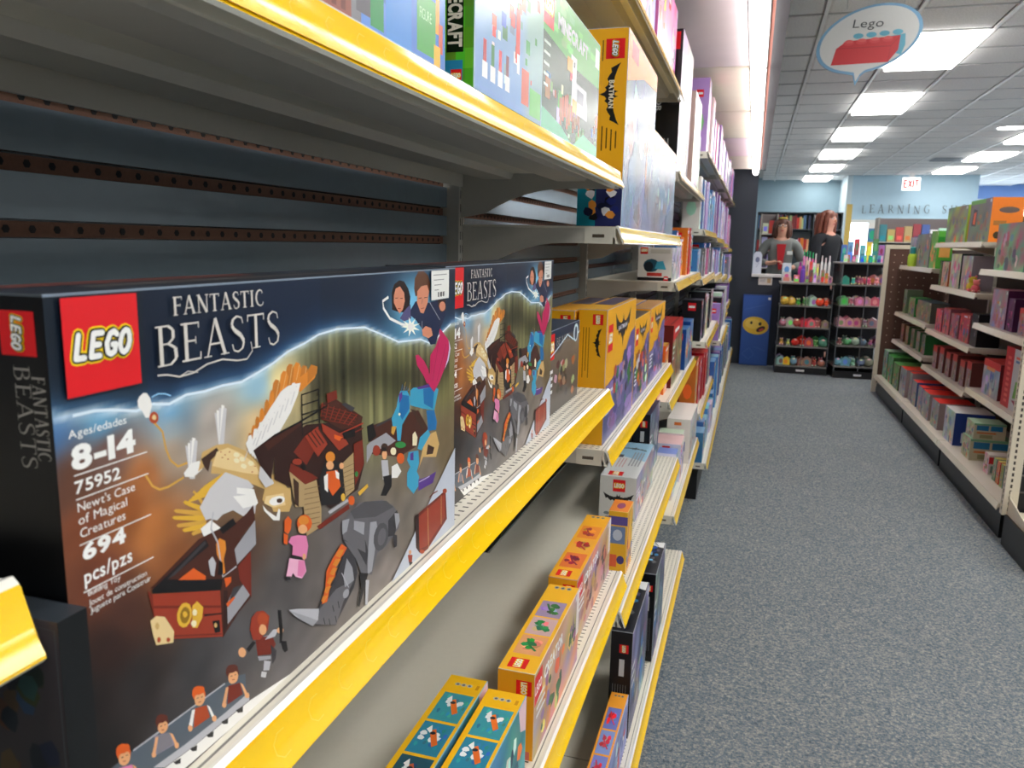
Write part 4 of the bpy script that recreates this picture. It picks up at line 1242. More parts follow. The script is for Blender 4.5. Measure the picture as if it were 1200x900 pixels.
# --- overhead shelf: block game sets
def blk1(a, L, h):
    r = random.Random(11)
    def fn(u, v):
        t = u/L; q = noise.noise(Vector((u*30, v*30, 0)))*20
        return (96+40*(t < .1)+q, 140+q, 214+q)
    a.grid(fn, 0, 0, L, h, 12, 10)
    for k in range(60): u, v = L*(.35+.6*r.random()), h*(.12+.5*r.random()); a.rect((70+r.randint(0,30), 112+r.randint(0,40), 180+r.randint(0,30)), u, v, u+.008, v+.007)
    def R2(c, x0, y0, x1, y1): a.rect(c, L*x0, h*y0, L*x1, h*y1)
    R2((130,128,134), .30, .02, .56, .62); R2((112,60,50), .36, .30, .46, .60); R2((206,98,60), .40, .26, .54, .42); R2((150,84,70), .40, .02, .52, .26)
    for k in range(12): a.rect((120,66,56), L*(.41+.035*(k % 3)), h*(.04+.055*(k//3)), L*(.428+.035*(k % 3)), h*(.07+.055*(k//3)))
    R2((104,102,108), .54, .06, .60, .5); R2((210,210,214), .30, .1, .33, .6); R2((60,150,90), .60, .04, .66, .22); R2((230,120,180), .625, .2, .64, .28)
    R2((90,150,220), .67, .02, .80, .22); R2((60,160,90), .72, .38, .77, .48); R2((232,200,120), .84, .3, .93, .43); R2((236,214,190), .86, .45, .95, .7)
    R2((96,176,96), .83, .05, .94, .24); R2((235,240,220), .80, .24, .86, .36); a.text((200,240,190), L*.845, h*.16, 'FIGURE', h*.035, width=L*.07)
    R2((232,160,60), .94, .14, .965, .26); R2((220,110,90), .96, .08, .985, .18); R2((238,190,70), .93, .02, .97, .1)
lbox('blue block game set over the left end of the overhead shelf', -.252, .07, .30, .627, .13, .22, (96, 140, 214), (90, 170, 60), (120, 160, 210), fa=blk1, mat='carton_gloss')
def blk2(a, L, h):
    r = random.Random(12)
    a.grid(lambda u, v: (120+90*v/h, 160+60*v/h, 216-10*v/h) if u < L*.7 else (140+40*v/h, 170+50*v/h, 190-20*v/h), 0, 0, L, h, 8, 8)
    for k in range(70): u, v = L*(.2+.7*r.random()), h*(.05+.8*r.random()); w = L*(.02+.05*r.random()); a.rect(jit([(220,60,50),(230,96,60),(240,240,236),(60,110,190),(206,84,48),(130,150,170),(70,150,80)][k % 7], r, .25), u, v, u+w, v+w*.9)
    a.rect((214,74,60), L*.5, h*.56, L*.62, h*.84); a.rect((236,130,80), L*.3, h*.5, L*.36, h*.62); a.rect((230,70,60), L*.54, h*.2, L*.6, h*.42); a.rect((240,240,240), L*.56, h*.16, L*.6, h*.24)
    for k in range(5): a.rect((236,240,250), L*.05, h*(.56-.06*k), L*(.24-.01*k), h*(.585-.06*k))
    for k in range(4): a.rect([(190,40,50),(60,130,70),(220,40,60),(120,40,60)][k], L*(.1+.1*k), h*.08, L*(.14+.1*k), h*.2); a.rect((240,240,240), L*(.09+.1*k), h*.06, L*(.155+.1*k), h*.12)
    a.rect((214, 90, 60), L*.64, h*.05, L*.76, h*.2); a.rect((120,200,110), L*.78, h*.02, L*.98, h*.14)
def blk2e(a, d, h):
    r = random.Random(13)
    for j in range(14):
        for i in range(4): a.rect(jit((96, 170, 44), r, .35), d*i/4, h*j/14, d*(i+1)/4, h*(j+1)/14)
    a.rect((16, 20, 18), .0085, .030, .0240, .100)
    a.text((230, 214, 206), .0105, .0925, 'MINECRAFT', .0118, width=.058, bold=.045, rot=-90)
    a.rect((40, 130, 180), 0, 0, .0235, .0235); logo(a, .0125, .006, .0100, 1)
o = lbox('pale blue block game set with grass green end, second on the overhead shelf', -.240, .034, .665, .888, .13, .232, (150, 190, 214), (96, 170, 44), (130, 190, 90), fa=blk2, ea=blk2e, mat='carton_gloss')
def blk3(a, L, h):
    r = random.Random(14)
    a.grid(lambda u, v: (60+20*u/L, 84+10*v/h, 70+10*u/L), 0, 0, L, h, 6, 6)
    a.poly((96, 176, 84), [(0, h*.66), (L*.5, h*.60), (L, h*.62), (L, h), (0, h)])
    for k in range(20): u = L*r.random(); v = h*(.66+.3*r.random()); a.rect(jit((130, 200, 110), r, .2), u, v, u+L*.08, v+h*.05)
    logo(a, L*.02, h*.70, L*.14, 1); a.text((230, 226, 232), L*.22, h*.76, 'MINECRAFT', h*.1, width=L*.52, bold=.045)
    for k in range(40): u, v = L*r.random(), h*.34*r.random(); w = L*(.02+.05*r.random()); a.rect(jit([(90,150,70),(60,120,60),(180,100,60),(150,80,50),(120,170,110),(60,110,180),(220,220,220)][k % 7], r, .3), u, v, u+w, v+w)
    for k in range(10): a.rect(jit((176, 92, 56), r, .3), L*(.28+.035*k), h*(.1+.04*(k % 3)), L*(.31+.035*k), h*(.3+.02*(k % 4)))
    # a blocky white bird with an orange bill
    a.rect((226, 226, 228), L*.44, h*.50, L*.54, h*.68); a.rect((236, 160, 40), L*.38, h*.54, L*.47, h*.64); a.rect((30,30,34), L*.49, h*.60, L*.51, h*.64); a.rect((214,40,50), L*.43, h*.48, L*.47, h*.54)
    a.rect((222, 222, 226), L*.46, h*.30, L*.74, h*.50); a.rect((196, 196, 204), L*.56, h*.26, L*.76, h*.40); a.rect((150,150,160), L*.56, h*.36, L*.68, h*.46); a.rect((238,170,50), L*.48, h*.26, L*.56, h*.36)
    for k in range(5): a.rect((214,224,214), L*.04, h*(.58-.07*k), L*(.13-.008*k), h*(.60-.07*k))
    a.poly((100, 190, 150), [(0,0),(L*.5,0),(L*.3,h*.1),(0,h*.16)]); a.rect((236,236,232), L*.9, h*.78, L*.985, h*.94)
    a.poly((110, 200, 150), [(L*.5,0),(L,0),(L,h*.1),(L*.7,h*.14)])
lbox('green block game set with white bird, third on the overhead shelf', -.244, .06, .895, 1.235, .13, .165, (80, 120, 80), (90, 160, 60), (110, 180, 90), fa=blk3, mat='carton_gloss')

# --- bay 2, tall shelf: two bat boxes
def tall_end(a, d, h):
    a.rect(YB1, 0, 0, d, h); logo(a, .043, .293, .034, 2, rot=-90)
    wing_emblem(a, (30, 28, 28), .055, .233, .048, rot=-90, sy=.80)
    a.text((226, 214, 190), .0515, .233, 'BATMAN', .0085, width=.048, bold=.045, rot=-90, align='c')
    for k in range(4): a.rect((96, 66, 14), .040+.0085*k, .135+.004*(k % 2), .0425+.0085*k, .178-.003*k)
    a.rect((96, 66, 14), .0365, .29, .0385, .325)
    a.poly((36, 42, 92), [(0, .105), (d, .075), (d, 0), (0, 0)])
    a.rect((20, 130, 150), 0, 0, d*.42, .075); r = random.Random(4)
    for k in range(16): blob(a, r, d*(.2+.7*r.random()), h*(.03+.18*r.random()), d*.13, h*.03, [(20,20,26),(230,150,60),(24,30,60),(226,226,230),(230,140,50),(30,40,110)][k % 6])
def glossy_front(seed):
    def f(a, L, h):
        scene_art(seed, [(76,104,146),(96,108,140),(130,118,122)], [(40,76,116),(150,100,70),(80,62,54),(170,176,190),(50,104,140),(140,56,40)], lt=False, n=30)(a, L, h)
        a.poly((234, 150, 60), [(0, h*.74), (L*.5, h*.86), (L, h*.9), (L, h), (0, h)]); a.rect((214, 60, 60), L*.1, h*.88, L*.3, h*.97)
    return f
lbox('tall yellow box with turned bat emblem on its end, above the bay divider', -.238, .083, 1.462, 1.885, .034, .345, (150,160,190), YB1, (240, 196, 60), fa=glossy_front(21), ea=tall_end, mat='carton_gloss')
lbox('shorter yellow ended box behind the tall yellow bat emblem box', -.246, .07, 1.93, 2.50, .034, .238, (170,165,180), (236, 160, 40), (240, 200, 90), fa=glossy_front(22), ea=lambda a, d, h: (a.rect((236,160,40), 0, 0, d, h), a.rect((50, 40, 80), 0, 0, d, h*.3)), mat='carton_gloss')
# --- bay 2, purple and yellow row
lbox('purple and yellow bat emblem box, nearest of its shelf', -.257, .055, 1.475, 1.86, -.387, .265, (112,104,158), YB1, (214, 166, 80), fa=bat_front(31, 1), ea=bat_end(1), ta=lambda a, L, d: (a.rect((238,180,60), 0, 0, L, d), a.rect((86, 80, 110), L*.35, d*.2, L*.98, d*.95)))
lbox('yellow bat emblem box standing behind the nearest purple and yellow one', -.318, .055, 1.462, 1.86, -.387, .262, (112,104,158), YB1, (214, 166, 80), fa=bat_front(31, 0), ea=bat_end(1), ta=lambda a, L, d: (a.rect((238,172,50), 0, 0, L, d), a.rect((96, 90, 110), L*.45, d*.1, L*.98, d*.9)))
def grn(a, L, h):
    bat_front(33, 0)(a, L, h); r = random.Random(8)
    for k in range(24): blob(a, r, L*(.1+.8*r.random()), h*(.08+.5*r.random()), L*.09, h*.08, jit([(190,80,44),(60,130,60),(210,110,50),(120,60,50),(240,230,220)][k % 5], r, .3))
lbox('orange and green art box between the two purple bat boxes', -.259, .055, 1.885, 2.155, -.387, .212, YB1, YB1, (96, 84, 70), fa=grn, ea=bat_end(0))
lbox('purple and yellow bat emblem box, last of its shelf', -.259, .055, 2.175, 2.545, -.387, .216, (112,104,158), YB1, (200, 150, 90), fa=bat_front(35, 1), ea=bat_end(0))
lbox('hidden yellow bat box behind the last purple one on that shelf', -.32, .055, 2.175, 2.545, -.387, .216, (112,104,158), YB1, (216, 160, 70))

# --- third shelf down
TEA = [((60, 150, 160), (232, 116, 40)), ((46, 132, 160), (226, 110, 44)), ((40, 84, 100), (206, 96, 60))]
def tealtop(a, L, d):
    # three pictures and a row of little icons at the far end
    r = random.Random(41); a.rect((244, 186, 24), 0, 0, L, d)
    for k in range(3):
        u1 = L*.84-k*L*.26; u0 = u1-L*.24; ba, ob = TEA[k]
        a.rect(ba, u0, d*.09, u1, d*.86)
        for q in range(14): blob(a, r, u0+(u1-u0)*(.12+.76*r.random()), d*(.16+.62*r.random()), L*.022, d*.06, jit(ba, r, .5))
        for q in range(5): blob(a, r, u0+(u1-u0)*(.4+.3*r.random()), d*(.28+.45*r.random()), L*.024, d*.10, (236, 240, 240))
        a.poly(ob, [(u0+(u1-u0)*.25, d*.34), (u0+(u1-u0)*.35, d*.24), (u0+(u1-u0)*.8, d*.48), (u0+(u1-u0)*.72, d*.60)])
        a.poly((240,240,238), [(u0+(u1-u0)*.6, d*.5), (u0+(u1-u0)*.9, d*.62), (u0+(u1-u0)*.75, d*.7)])
        a.ell((30, 40, 50), u0+(u1-u0)*.66, d*.5, L*.012, d*.07, 8)
    for q in range(3): a.ell((180, 178, 170), L*.925, d*(.68-.16*q), L*.014, d*.075, 10); a.ell((96, 92, 88), L*.925, d*(.68-.16*q), L*.008, d*.04, 8)
    a.rect((206, 140, 20), L*.9, d*.1, L*.94, d*.18)
def tealfront(a, L, h):
    scene_art(42, [(50,140,160),(40,110,150),(90,160,170)], [(230,120,50),(230,236,240),(40,80,110),(90,180,190)], n=24, logo_px=1)(a, L, h)
    a.poly((236, 200, 206), [(L*.9, h*.7), (L, h*.6), (L, h), (L*.86, h)])
lbox('orange and teal topped yellow box, left of the bottom pair', -.2665, .046, .585, .812, -.623, .108, (50,140,160), YB1, (244,186,24), fa=tealfront, ta=tealtop)
lbox('orange and teal topped yellow box, right of the bottom pair', -.2145, .046, .575, .798, -.623, .108, (50,140,160), YB1, (244,186,24), fa=tealfront, ta=tealtop)
def dragonfront(cols, seed, lgc=1):
    def f(a, L, h):
        scene_art(seed, [(206,170,120),(176,140,160),(214,150,90)], cols, n=30, lt=True)(a, L, h)
        a.poly((226, 30, 34), [(0, h*.62), (L*.14, h*.66), (L*.14, h*.96), (0, h*.96)]); a.text(WHITE, L*.01, h*.74, 'LEGO', h*.1, width=L*.12, bold=.045)
        a.text(WHITE, L*.18, h*.72, 'CREATOR', h*.13, width=L*.40, bold=.045, shear=.1)
        a.rect((240, 226, 220), L*.93, h*.4, L, h)
    return f
def yend(a, d, h):
    a.rect((236, 170, 34), 0, 0, d, h); s = d*.42; logo(a, d*.50, h*.74, s, 1, rot=-90)
    for k in range(5): a.rect((186, 118, 14), d*(.14+.13*k), h*(.2+.02*k), d*(.14+.13*k)+d*.05, h*.66)
    a.rect((214, 120, 110), d*.1, 0, d*.9, h*.10)
lbox('yellow box with green dragon pictures along its top', -.2135, .0465, .832, 1.084, -.623, .1155, (206,170,120), (236,170,34), (244,180,40),
     fa=dragonfront([(50,110,60),(40,90,60),(226,200,110),(150,110,150),(220,120,70)], 51), ea=yend, ta=pics_top(52, (244,184,44), [((226,160,110),(40,130,70)),((206,170,170),(50,130,80)),((160,140,170),(60,110,70))]))
lbox('orange yellow box with red robot pictures along its top', -.2245, .0465, 1.122, 1.424, -.623, .110, (170,90,80), (236,160,34), (244,170,34),
     fa=dragonfront([(150,60,50),(120,50,50),(206,150,90),(60,60,70),(180,110,100)], 53), ea=yend, ta=pics_top(54, (244,174,36), [((232,120,60),(150,40,60)),((240,170,60),(170,40,50)),((236,140,50),(180,60,60))]))
lbox('small yellow and purple box in front of the white bat emblem box', -.2195, .042, 1.625, 1.705, -.712, .142, (240,180,40), (240,150,40), (240,140,60),
     fa=scene_art(61, [(240,180,40),(230,160,60)], [(90,70,140),(60,110,170),(220,80,50)], n=14, lt=False),
     ea=lambda a, d, h: (a.rect((240,180,40), 0, 0, d, h), a.rect((96,80,150), 0, h*.78, d, h*.92), a.rect((110,130,170), d*.1, h*.48, d*.9, h*.76), a.ell((200,206,220), d*.5, h*.62, d*.25, h*.09), a.ell((70,60,120), d*.7, h*.22, d*.2, h*.07), a.rect((230,100,60), d*.1, h*.1, d*.5, h*.3)),
     ta=lambda a, L, d: (a.rect((240,140,50), 0, 0, L, d), a.ell((150,70,110), L*.5, d*.5, L*.25, d*.22)))
def whend(a, d, h):
    a.rect((206, 206, 204), 0, 0, d, h); s = d*.34; logo(a, d*.36, h*.66, s, 1)
    wing_emblem(a, (28, 26, 28), d*.52, h*.50, d*.38)
    r = random.Random(5)
    for k in range(14): blob(a, r, d*(.1+.8*r.random()), h*(.04+.26*r.random()), d*.12, h*.05, jit([(90,100,120),(120,130,150),(60,70,80)][k % 3], r, .3))
def whtop(a, L, d):
    a.rect((214, 216, 216), 0, 0, L, d); a.poly((150, 190, 214), [(L*.45,0),(L,0),(L,d),(L*.6,d)]); logo(a, L*.03, d*.42, d*.4, 1)
    wing_emblem(a, (60,64,70), L*.8, d*.5, L*.1, rot=80); 
    for k in range(4): a.rect((150,150,156), L*.3, d*(.12+.09*k), L*.7, d*(.16+.09*k))
    for k in range(3): a.rect((196, 150, 150), L*.25, d*(.55+.09*k), L*.5, d*(.58+.09*k))
    a.rect((70,70,84), L*.52, d*.7, L*.6, d*.9)
lbox('white box with red badge and black bat emblem on its end', -.2475, .095, 1.962, 2.335, -.712, .118, (150,150,160), (206,206,204), (214,216,216),
     fa=scene_art(63, [(120,130,150),(150,150,160),(190,160,150)], [(200,50,50),(60,70,90),(206,160,120),(230,230,230),(90,120,150)], n=30), ea=whend, ta=whtop)
def blkend(a, d, h):
    a.rect((20,20,24), 0, 0, d, h); logo(a, d*.40, h*.80, d*.42, 1, rot=-90)
    a.rect((206,206,206), d*.42, h*.58, d*.66, h*.74)
    for k in range(6): a.rect((110,110,114), d*(.15+.12*k), h*.12, d*(.15+.12*k)+d*.03, h*.5)
SP = [(40,50,90),(60,70,110),(96,90,110),(150,160,180)]
lbox('tall black space toy box behind the white bat emblem box', -.264, .05, 2.352, 2.60, -.712, .205, (90,90,110), (20,20,24), (40,44,60),
     fa=scene_art(64, SP, [(150,150,170),(110,100,120),(200,190,200),(60,70,90)], n=26), ea=blkend, ta=lambda a, L, d: (a.rect((40,50,80), 0, 0, L, d), a.rect((220,226,232), L*.8, d*.3, L, d*.95)))
lbox('black space toy box standing behind the tall black one', -.32, .05, 2.352, 2.62, -.712, .203, (90,90,110), (20,20,24), (40,44,60), ea=blkend)
# --- lowest shelf near the carpet
lbox('yellow box with red and blue pictures at the bottom edge', -.1855, .036, 1.19, 1.521, -1.044, .11, (120,130,180), (240,160,40), (240,150,50),
     fa=scene_art(71, [(110,120,180),(140,150,200)], [(200,50,50),(230,230,236),(60,80,150)], n=24), ta=pics_top(72, (242,160,50), [((120,130,200),(206,50,60)),((130,150,206),(200,60,70)),((110,120,190),(214,50,60))], lg=1))
def cars(a, L, d):
    a.rect((24,26,36), 0, 0, L, d); r = random.Random(6)
    for k in range(12): blob(a, r, L*(.35+.55*r.random()), d*(.2+.6*r.random()), L*.05, d*.18, jit([(50,110,190),(30,60,120),(150,190,230),(90,96,110)][k % 4], r, .3))
    a.poly((232,232,232), [(L*.82, d*.05), (L, d*.05), (L*.98, d*.95), (L*.88, d*.95)]); a.line((40,40,40), d*.06, [(L*.86, d*.4), (L*.97, d*.7)])
lbox('black space box with blue picture top, nearest on the lowest shelf', -.184, .046, 1.535, 1.80, -1.044, .243, (120,124,140), (18,18,22), (24,26,36),
     fa=scene_art(73, SP, [(150,150,170),(110,100,120),(40,110,180),(60,70,90)], n=26), ea=blkend, ta=cars)
lbox('black space box with blue picture top, second on the lowest shelf', -.1745, .040, 1.868, 2.09, -1.044, .236, (120,124,140), (18,18,22), (24,26,36),
     fa=scene_art(74, SP, [(150,150,170),(110,100,120),(40,110,180),(60,70,90)], n=26), ea=blkend, ta=cars)
# --- bay 3
for k in range(4):
    lbox('red topped toy box, %s of four standing behind one another' % ['frontmost', 'second', 'third', 'rearmost'][k], -.262-.052*k, .048, 2.93, 3.33, -.524, .235, (150,96,80), (110,30,34), (196,60,56),
     fa=(lambda a, L, h: (scene_art(81, [(150,120,90),(120,110,80)], [(90,110,60),(150,90,60),(200,180,140),(70,60,60)], n=26)(a, L, h), a.poly((200,40,44), [(0,h*.72),(L,h*.86),(L,h),(0,h)]), a.rect(WHITE, L*.15, h*.86, L*.6, h*.92))) if k == 0 else None,
     ta=lambda a, L, d: (a.rect((200,60,54), 0, 0, L, d), a.rect((150,40,40), L*.1, d*.2, L*.9, d*.4)))
lbox('blue city toy box beside the red topped ones', -.25, .055, 3.40, 3.60, -.524, .175, (90,120,170), (24,70,140), (60,110,170),
     fa=scene_art(83, [(90,130,190),(130,160,190)], [(230,200,60),(60,90,140),(220,80,50)], n=20), ea=lambda a, d, h: (a.rect((24,70,140), 0, 0, d, h), logo(a, d*.25, h*.74, d*.5, 0), a.ell((200,120,80), d*.5, h*.5, d*.22, h*.07)))
lbox('second blue city toy box at the end of the red topped row', -.25, .055, 3.62, 3.80, -.524, .19, (90,120,170), (24,70,140), (60,110,170), fa=scene_art(84, [(70,110,180),(110,150,190)], [(230,200,60),(60,90,140),(220,80,50)], n=20))
def whiteland(a, d, h):
    a.rect((226,222,216), 0, 0, d, h); logo(a, d*.06, h*.80, d*.22, 1); a.rect((200,196,186), d*.36, h*.82, d*.94, h*.95)
    a.ell((40,90,110), d*.40, h*.46, d*.24, h*.20, 12); a.ell((30,40,50), d*.32, h*.42, d*.14, h*.16, 10); a.poly((70,170,200), [(d*.5,h*.36),(d*.84,h*.34),(d*.74,h*.6),(d*.56,h*.58)])
    a.rect((206,60,50), d*.28, h*.14, d*.72, h*.24); a.rect((26,24,26), 0, 0, d, h*.10); logo(a, d*.78, h*.01, d*.13, 0)
lbox('white toy box with dark teal round craft picture and red marks', -.262, .115, 2.72, 2.98, -.117, .112, (196,190,190), (226,222,216), (230,228,224),
     fa=scene_art(85, [(200,196,196),(150,160,170)], [(60,90,110),(200,60,50),(226,226,226)], n=16), ea=whiteland)
for k in range(4):
    lbox('slim white topped toy box, %s of the lower white row' % ['nearest', 'second', 'third', 'last'][k], -.205, .10, 3.36+.115*k, 3.455+.115*k, -.927, .195-.004*k, (180,176,180), (228,222,214), (236,230,224),
     fa=scene_art(90+k, [(206,200,196),(170,180,190)], [(90,120,160),(230,150,60),(200,90,60)], n=12, lt=False),
     ea=lambda a, d, h: (a.rect((230,224,216), 0, h*.62, d, h), a.rect((226,120,50), d*.3, h*.86, d*.6, h*.93), a.rect((220,150,60), d*.2, h*.5, d*.6, h*.6), a.rect((60,100,170), d*.3, h*.28, d*.8, h*.5)))
lbox('tall black expert set box standing on the upper shelf of the third bay', -.262, .105, 2.675, 3.10, .24, .44, (190,190,200), (24,24,26), (40,40,40), mat='carton_gloss',
     fa=scene_art(95, [(190,190,206),(206,180,190)], [(120,130,160),(220,200,200),(200,120,110)], n=24, lt=False),
     ea=lambda a, d, h: (a.rect((24,24,26), 0, 0, d, h), logo(a, d*.42, h*.86, d*.5, 1, rot=-90), a.rect((230,230,230), d*.12, h*.83, d*.3, h*.95), a.text((226,226,226), d*.28, h*.77, 'CREATOR', d*.16, width=h*.34, bold=.018, rot=-90), a.text((186,150,80), d*.62, h*.84, 'EXPERT', d*.12, width=h*.3, rot=-90),
        *[a.rect((150,150,150), d*(.2+.12*k), h*.06, d*(.2+.12*k)+d*.04, h*.24) for k in range(5)]))
lbox('clear wrapped pinkish toy box just past the tall black expert box', -.25, .09, 3.16, 3.5, .24, .34, (206,190,196), (200,170,160), (214,200,200), fa=scene_art(96, [(206,190,206),(220,206,196)], [(230,120,90),(160,170,200),(240,240,240)], n=20, lt=False), mat='carton_gloss')

# --- far shelves: filled row by row, every box its own thing
THEMES = [('blue', (120,160,200), (60,110,170)), ('white', (212,208,210), (224,224,222)), ('red', (190,60,60), (180,36,44)), ('purple', (150,120,180), (110,70,150)), ('pink', (220,150,190), (206,110,160)),
          ('black', (70,74,90), (24,24,28)), ('light blue', (140,190,220), (90,160,206)), ('grey', (160,160,170), (120,124,130)), ('orange', (226,150,80), (220,110,40)), ('lilac', (190,170,216), (170,140,200)), ('green', (120,170,100), (70,140,60))]
NTH = ['first','second','third','fourth','fifth','sixth','seventh','eighth','ninth','tenth','eleventh','twelfth','thirteenth','fourteenth']
def fill(face, where, zb, xf, y0, y1, hmax, pref, seed, wmin=.08, wmax=.26, hmin=.6, dep=.09):
    r = random.Random(seed); y = y0; k = 0
    while y < y1-.05 and k < 14:
        w = min(wmin+(wmax-wmin)*r.random(), y1-y-.004)
        if w < .045: break
        nm, fc, ec = THEMES[pref[r.randint(0, len(pref)-1)]]; h = hmax*(hmin+(1-hmin)*r.random())
        acc = [jit(c, r, .5) for c in ((230,230,230),(200,80,60),(70,100,160),(230,190,90),(60,60,70),(150,180,140))]
        fcj = jit(fc, r, .15)
        ecj = jit(ec, r, .15)
        xo = xf-face*(.004+.02*r.random())
        carton('toy_box', '%s toy box, %s from the near end, %s' % (nm, NTH[k], where), face, xo, dep*(.7+.5*r.random()), y, y+w, zb, h, fcj, ecj, jit(fc, r, .2),
               fa=scene_art(seed*31+k, [fcj, jit(fc, r, .5)], acc, band=jit(ec, r, .2) if r.random() < .6 else None, logo_px=0 if face > 0 else None, n=9, lt=r.random() < .5),
               ea=(lambda a, d, hh, e=ecj, q=r.random(), w_=face: (a.rect(e, 0, 0, d, hh), (logo(a, d*.3, hh*.74, min(d*.4, hh*.2), 0) if w_ > 0 else a.rect(jit(e, random.Random(int(q*99)), .8), d*.15, hh*.7, d*.85, hh*.9)), a.ell(jit(e, random.Random(int(q*999)), .9), d*.5, hh*.4, d*.3, hh*.15, 8))),
               group=BOXG if face > 0 else 'toy boxes on the right gondola', mat='carton_gloss' if (zb > -.3 and face > 0) else 'carton')
        y += w+.006+.012*r.random(); k += 1
def lw(i, k): return '%s shelf from above, %s left bay' % (tn[k], bayn[i])
D = lambda z: z+.031
fill(1, lw(2,0), D(.453), -.262, 1.45, 2.64, .29, [9,4,9,1,4], 201, .2, .3, .8)
fill(1, lw(3,0), D(.209), -.262, 3.52, 3.86, .30, [1,1,7,3], 202, .12, .2, .8)
fill(1, lw(3,1), D(-.148), -.258, 3.01, 3.86, .20, [2,1,7,0,6,8], 203, .05, .16, .7)
fill(1, lw(3,2), D(-.555), -.262, 2.67, 2.9, .18, [8,0], 204, .1, .12, .8)
fill(1, lw(3,3), D(-.958), -.215, 2.67, 3.34, .16, [1,0,8], 205, .1, .2, .8)
fill(1, lw(4,0), D(.409), -.24, 3.885, 5.08, .33, [1,1,9,4,7], 206, .14, .26, .8)
fill(1, lw(4,1), D(.053), -.24, 3.885, 5.08, .27, [5,0,6,9,0,1], 207, .07, .16, .75)
fill(1, lw(4,2), D(-.182), -.235, 3.885, 5.08, .175, [6,0,7,4,0], 208, .06, .16, .75)
fill(1, lw(4,3), D(-.484), -.20, 3.885, 5.08, .24, [5,5,1,7], 209, .08, .2, .8)
fill(1, lw(4,4), D(-.841), -.205, 3.885, 5.08, .27, [2,5,7,8,2], 210, .1, .22, .6)
fill(1, lw(4,5), D(-1.091), -.165, 3.885, 5.08, .19, [0,0,6,1], 211, .08, .2, .8)
fill(1, lw(5,0), D(.41), -.235, 5.11, 6.3, .31, [9,4,1,3], 212, .12, .24, .8)
fill(1, lw(5,1), D(.03), -.235, 5.11, 6.3, .30, [9,3,1,0], 213, .08, .2, .75)
fill(1, lw(5,2), D(-.219), -.235, 5.11, 6.3, .19, [0,6,9,3], 214, .07, .2, .8)
fill(1, lw(5,3), D(-.615), -.17, 5.11, 6.3, .30, [3,5,9,1], 215, .1, .2, .75)
fill(1, lw(5,4), D(-1.091), -.165, 5.11, 6.3, .36, [0,0,6,3], 216, .1, .22, .8)
fill(1, lw(6,0), D(.41), -.235, 6.33, 7.52, .32, [3,9,4,1], 217, .14, .24, .8)
fill(1, lw(6,1), D(.0), -.235, 6.33, 7.52, .33, [1,4,9], 218, .12, .24, .8)
fill(1, lw(6,2), D(-.27), -.23, 6.33, 7.52, .21, [1,7,0], 219, .12, .24, .8)
fill(1, lw(6,3), D(-.60), -.205, 6.33, 7.52, .24, [3,9,4], 220, .12, .24, .8)
fill(1, lw(6,4), D(-1.091), -.165, 6.33, 7.52, .36, [0,6,7], 221, .14, .26, .8)
fill(1, lw(7,0), D(.42), -.235, 7.55, 8.74, .30, [3,9,4], 222, .16, .28, .8)
fill(1, lw(7,1), D(-.04), -.235, 7.55, 8.74, .34, [4,4,9], 223, .16, .28, .8)
fill(1, lw(7,2), D(-.322), -.21, 7.55, 8.74, .23, [7,1,9], 224, .16, .28, .8)
fill(1, lw(7,3), D(-.575), -.215, 7.55, 8.74, .2, [3,3,9], 225, .16, .28, .8)
fill(1, lw(7,4), D(-1.091), -.165, 7.55, 8.74, .34, [0,7,3], 226, .16, .28, .8)

# ------------------------------------------------------------------ right gondola
XR = 1.215; XS = 1.62; YR0 = [3.80, 5.02, 6.24, 7.56]
gon = empty('gondola', (1.62, 3.80, FLOOR), 'cream two sided gondola of toys right of the aisle with brown pegboard end', 'gondola')
def G(x, y, z): return (x-1.62, y-3.80, z-FLOOR)
def gbox(m, x0, y0, z0, x1, y1, z1, c): a = G(x0, y0, z0); b = G(x1, y1, z1); return m.box(*a, *b, c)
BR = (92, 64, 52)
for i in range(3):
    m = gbox(MB(), 1.63, YR0[i]+.01, -1.12, 1.65, YR0[i+1]-.01, .24 if i != 2 else .02, (58, 42, 36))
    m.build('back_panel', 'hardboard', gon)
for y in YR0[:3]:
    gbox(MB(), 1.60, y-.018, -1.25, 1.66, y+.018, .28, CREAM).build('upright', 'enamel', gon)
for i in range(3):
    tag(MB().box(0, .006, 0, .45, YR0[i+1]-YR0[i]-.03, .125, (14, 14, 14)).build('base_plinth', 'enamel', loc=(1.135, YR0[i]+.01, FLOOR)), 'black base plinth under the %s section of the right gondola' % ['near','middle','far'][i], 'plinth')
# far end divider: cream frame around brown perforated board
m = MB()
for b in ((1.10,7.58,-1.25,1.135,7.61,.055),(1.135,7.58,.02,2.1,7.61,.055),(2.065,7.58,-1.2,2.1,7.61,.02),(1.135,7.58,-1.2,2.065,7.61,-1.165)): gbox(m, *b, (216, 206, 184))
m.build('end_frame', 'enamel', gon)
m = gbox(MB(), 1.135, 7.588, -1.165, 2.065, 7.602, .02, BR)
m.build('pegboard', 'hardboard', gon)
hm = MB()
for j in range(18):
    for i in range(14):
        a = G(1.18+.062*i, 7.5875, -1.12+.064*j); hm.box(a[0]-.004, a[1], a[2]-.004, a[0]+.004, a[1]+.0005, a[2]+.004, (196, 176, 150))
o = hm.build('peg_holes', 'hardboard', gon); o['kind'] = 'stuff'
RL = {'far': [-.15, -.55, -.79], 'middle': [.03, -.26, -.57, -.83], 'near': [-.12, -.42, -.79]}
secs = [('near', 0), ('middle', 1), ('far', 2)]
